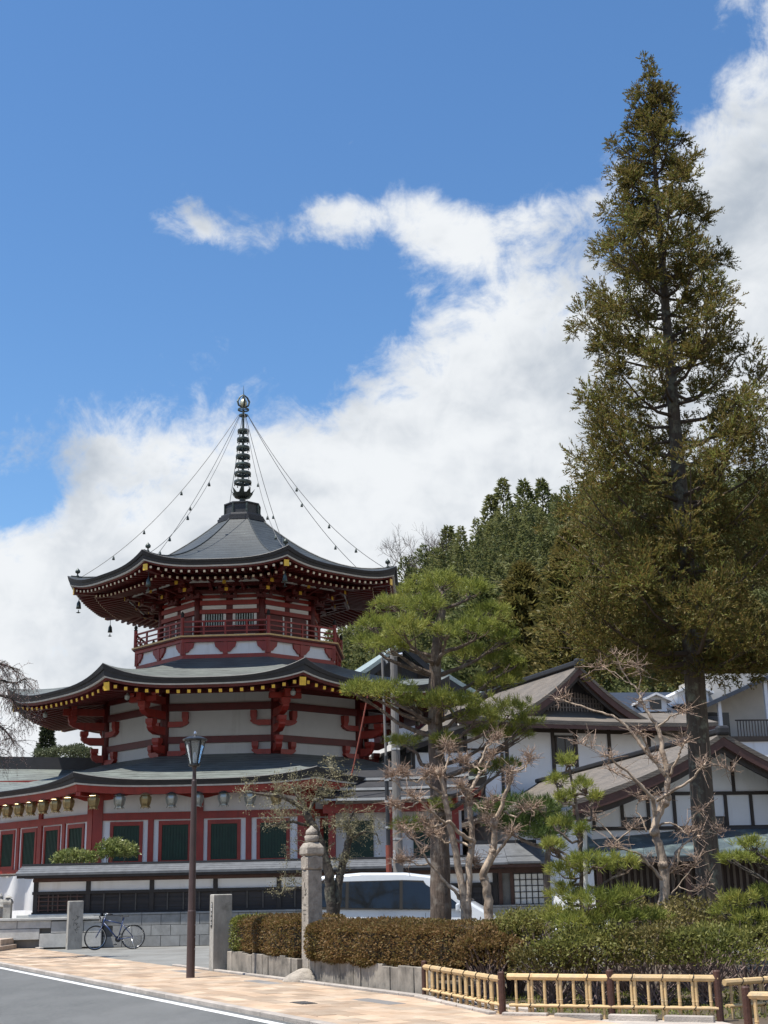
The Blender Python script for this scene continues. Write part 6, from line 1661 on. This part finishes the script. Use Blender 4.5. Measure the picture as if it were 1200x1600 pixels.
for i, ((u, v), Yd, r, m_, lab) in enumerate(sh):
    c = at(u, v + 14, Yd); shrub('garden_shrub', lab, c, (r[0], r[1], r[2] * .9), 3600, m_, 40 + i, .06, .028, 34, group='shrubs of the fenced bed')
# glossy broadleaf shrub looking over the timber wall
for i, (u, v, rx, rz, lab) in enumerate([(180, 1338, .80, .55, 'glossy broadleaf shrub topping the timber wall before the green shutters'), (115, 1346, .75, .36, 'lower yellow green shrub spilling over the left part of the wall')]):
    c = at(u, v, 43.9); rn = np.random.default_rng(70 + i)
    o = thing('broadleaf_shrub', lab, 'shrub', (c.x, c.y, 0))
    n = 300; p = rdirs(n, rn); p[:, 2] = np.abs(p[:, 2]); P = np.array(c) + p * rn.uniform(.4, 1, (n, 1)) * np.array([rx, .5, rz])
    np_quads('foliage', tufts(P, unit(p + np.array([0, 0, .4])), 7, .15, .05, rn, .9), L_glossy, o)
    mb = MB(); rg = random.Random(i)
    for _ in range(9): e = c + Vector((rg.uniform(-rx, rx) * .8, rg.uniform(-.3, .3), rg.uniform(-.1, rz * .7))); mb.tube([(c.x, c.y, 0), (c.x + (e.x - c.x) * .4, c.y, 1.5), e], [.03, .022, .006], 5)
    mb.build('stems', bark_dark, o)
# leaf litter and ground cover inside the bed
rn = np.random.default_rng(8); n = 5200
P = np.stack([rn.uniform(.9, 6.5, n), rn.uniform(16.6, 21.5, n), np.full(n, .012)], 1)
ok = (P[:, 1] > 17.85 - .42 * (P[:, 0] - 1.37) + .1) & (P[:, 1] < 20.7 + .2 * P[:, 0]) & (P[:, 1] > 20.7 - 3.28 * (P[:, 0] - .46) + .1)
np_quads('ground_cover', leaf_shell(P[ok], np.tile([0, 0, 1.], (ok.sum(), 1)), .06, .02, rn, .9), L_hedge_green, None, 'stuff')['label'] = 'low green ground cover and litter inside the fence'

# ---------------------------------------------------------------- conifers
def conifer_quads(base, H, R, n, rng_, L, W, low=.12, dome=1.0):
    """crown of sprays on drooping whorls"""
    h = rng_.random(n) ** .8; z = low + (1 - low) * h
    r = R * (1 - h) ** dome * rng_.uniform(.35, 1.05, n) ** .6 + .03 * R
    a = rng_.uniform(0, 2 * pi, n)
    lob = 1 + .22 * np.sin(a * 5 + z * 31 + base[0]) + .18 * np.sin(z * 46 + a * 2)
    r = r * lob
    P = np.stack([base[0] + r * np.cos(a), base[1] + r * np.sin(a), base[2] + z * H], 1)
    D = np.stack([np.cos(a), np.sin(a), np.full(n, .25)], 1) + rng_.normal(size=(n, 3)) * .55
    return blades(P, D, L * rng_.uniform(.6, 1.3, n), W, rng_, .25)
rn = np.random.default_rng(77)
Qs = []; cnt = 0
for j in range(42):
    y = 80 + j * 2.4
    for x in np.arange(-26 - y * .05, 26 + y * .20, 3.1):
        xx, yy = x + rn.uniform(-1.3, 1.3), y + rn.uniform(-1.1, 1.1)
        u = 600 + 2050 * xx / yy
        if u < 490 or u > 1290: continue
        z = hill_z(xx, yy)
        if z < 2.5: continue
        H = rn.uniform(6.0, 9.5); R = rn.uniform(1.3, 1.9)
        Qs.append(conifer_quads((xx, yy, z - .3), H, R, 720 if yy < 135 else 560, rn, .46, .19, .06, .75)); cnt += 1
np_quads('hillside_forest', np.concatenate(Qs), L_hill, None, 'stuff')['label'] = 'dense dark conifer forest covering the hillside'
def conifer(label, base, H, R, n, mat_, seed, L, W, low=.1, dome=.85, group=None, r0=None):
    rn = np.random.default_rng(seed)
    o = thing('conifer_tree', label, 'tree', base, group=group)
    MB().tube([Vector(base), Vector(base) + UP * H * .5, Vector(base) + UP * H * .97], [r0 or H * .018, H * .011, .01], 8).build('trunk', bark_cedar, o)
    np_quads('crown', conifer_quads(base, H, R, n, rn, L, W, low, dome), mat_, o)
    return o
def base_of(u, vb, Yd): p = at(u, vb, Yd); return p
p = at(826, 1075, 84); top = at(826, 885, 84); conifer('rust tinted cedar standing out from the hillside forest right of the pine', (p.x, p.y, p.z), top.z - p.z, 2.7, 9000, L_rust, 1, .55, .16, .0, .7)
p = at(905, 1060, 80); top = at(905, 830, 80); conifer('olive cedar rising behind the hall roof beside the tall cedar', (p.x, p.y, p.z), top.z - p.z, 2.9, 9000, L_rust, 2, .55, .16, .0, .7)
p = at(980, 1060, 82); top = at(985, 900, 82); conifer('dark cedar behind the hall between the hillside house and the rust cedar', (p.x, p.y, p.z), top.z - p.z, 3.6, 8000, L_hill, 3, .55, .16, .0, .7)
p = at(1160, 1070, 84); top = at(1160, 930, 84); conifer('olive cedar behind the hillside house at the right edge', (p.x, p.y, p.z), top.z - p.z, 4.2, 8000, L_rust, 4, .55, .16, .0, .7)
p = at(760, 1080, 88); top = at(757, 920, 88); conifer('dark green cedar rising behind the garden pine', (p.x, p.y, p.z), top.z - p.z, 3.6, 8000, L_hill, 14, .55, .16, .0, .7)
for i, (u, v, h, lab) in enumerate([(785, 750, 10, 'tallest ragged conifer on the crest of the hill'), (766, 775, 8, 'pointed conifer on the crest just left of the tallest'), (818, 752, 8, 'conifer on the crest right of the tallest'), (700, 825, 7, 'small pointed conifer on the lower crest'), (846, 750, 9, 'conifer on the crest beside the tall cedar')]):
    t_ = at(u, v, 168); conifer(lab, (t_.x, 168, t_.z - h), h, 2.0, 900, L_hill, 20 + i, .7, .25, .05, .8, 'conifers on the hill crest')
bt = thing('bare_tree', 'leafless greyish tree on the hill crest beside the pagoda roof', 'tree', at(655, 905, 160))
rg = random.Random(2); mb = MB(); b0 = at(655, 915, 160)
for _ in range(7): grow(mb, b0 + Vector((rg.uniform(-2.2, 2.2), 0, 0)), (rg.gauss(0, .5), rg.gauss(0, .4), 1), 3.0, .10, 4, rg, .55, .08, 4, None, (3, 4), .72)
mb.build('bare_branches', M('far_grey_twig', (.12, .095, .085), .9), bt, kind='stuff')
p = at(70, 1215, 110); top = at(70, 1130, 110); conifer('small dark fir seen past the left end of the middle roof', (p.x, p.y, 0), top.z, 1.8, 5000, leafmat('fir_dark', [(.022, .035, .016), (.045, .06, .03), (.07, .085, .05)], .2, .5), 30, .4, .14, .3, .75)
c = at(108, 1188, 105); shrub('distant_bush', 'pale green round tree behind the left roof corner', c, (2.4, 1.5, 1.2), 5000, leafmat('pale_bush', [(.07, .085, .045), (.13, .15, .08), (.18, .19, .11)], .25, .6), 91, .22, .10, cat='tree')
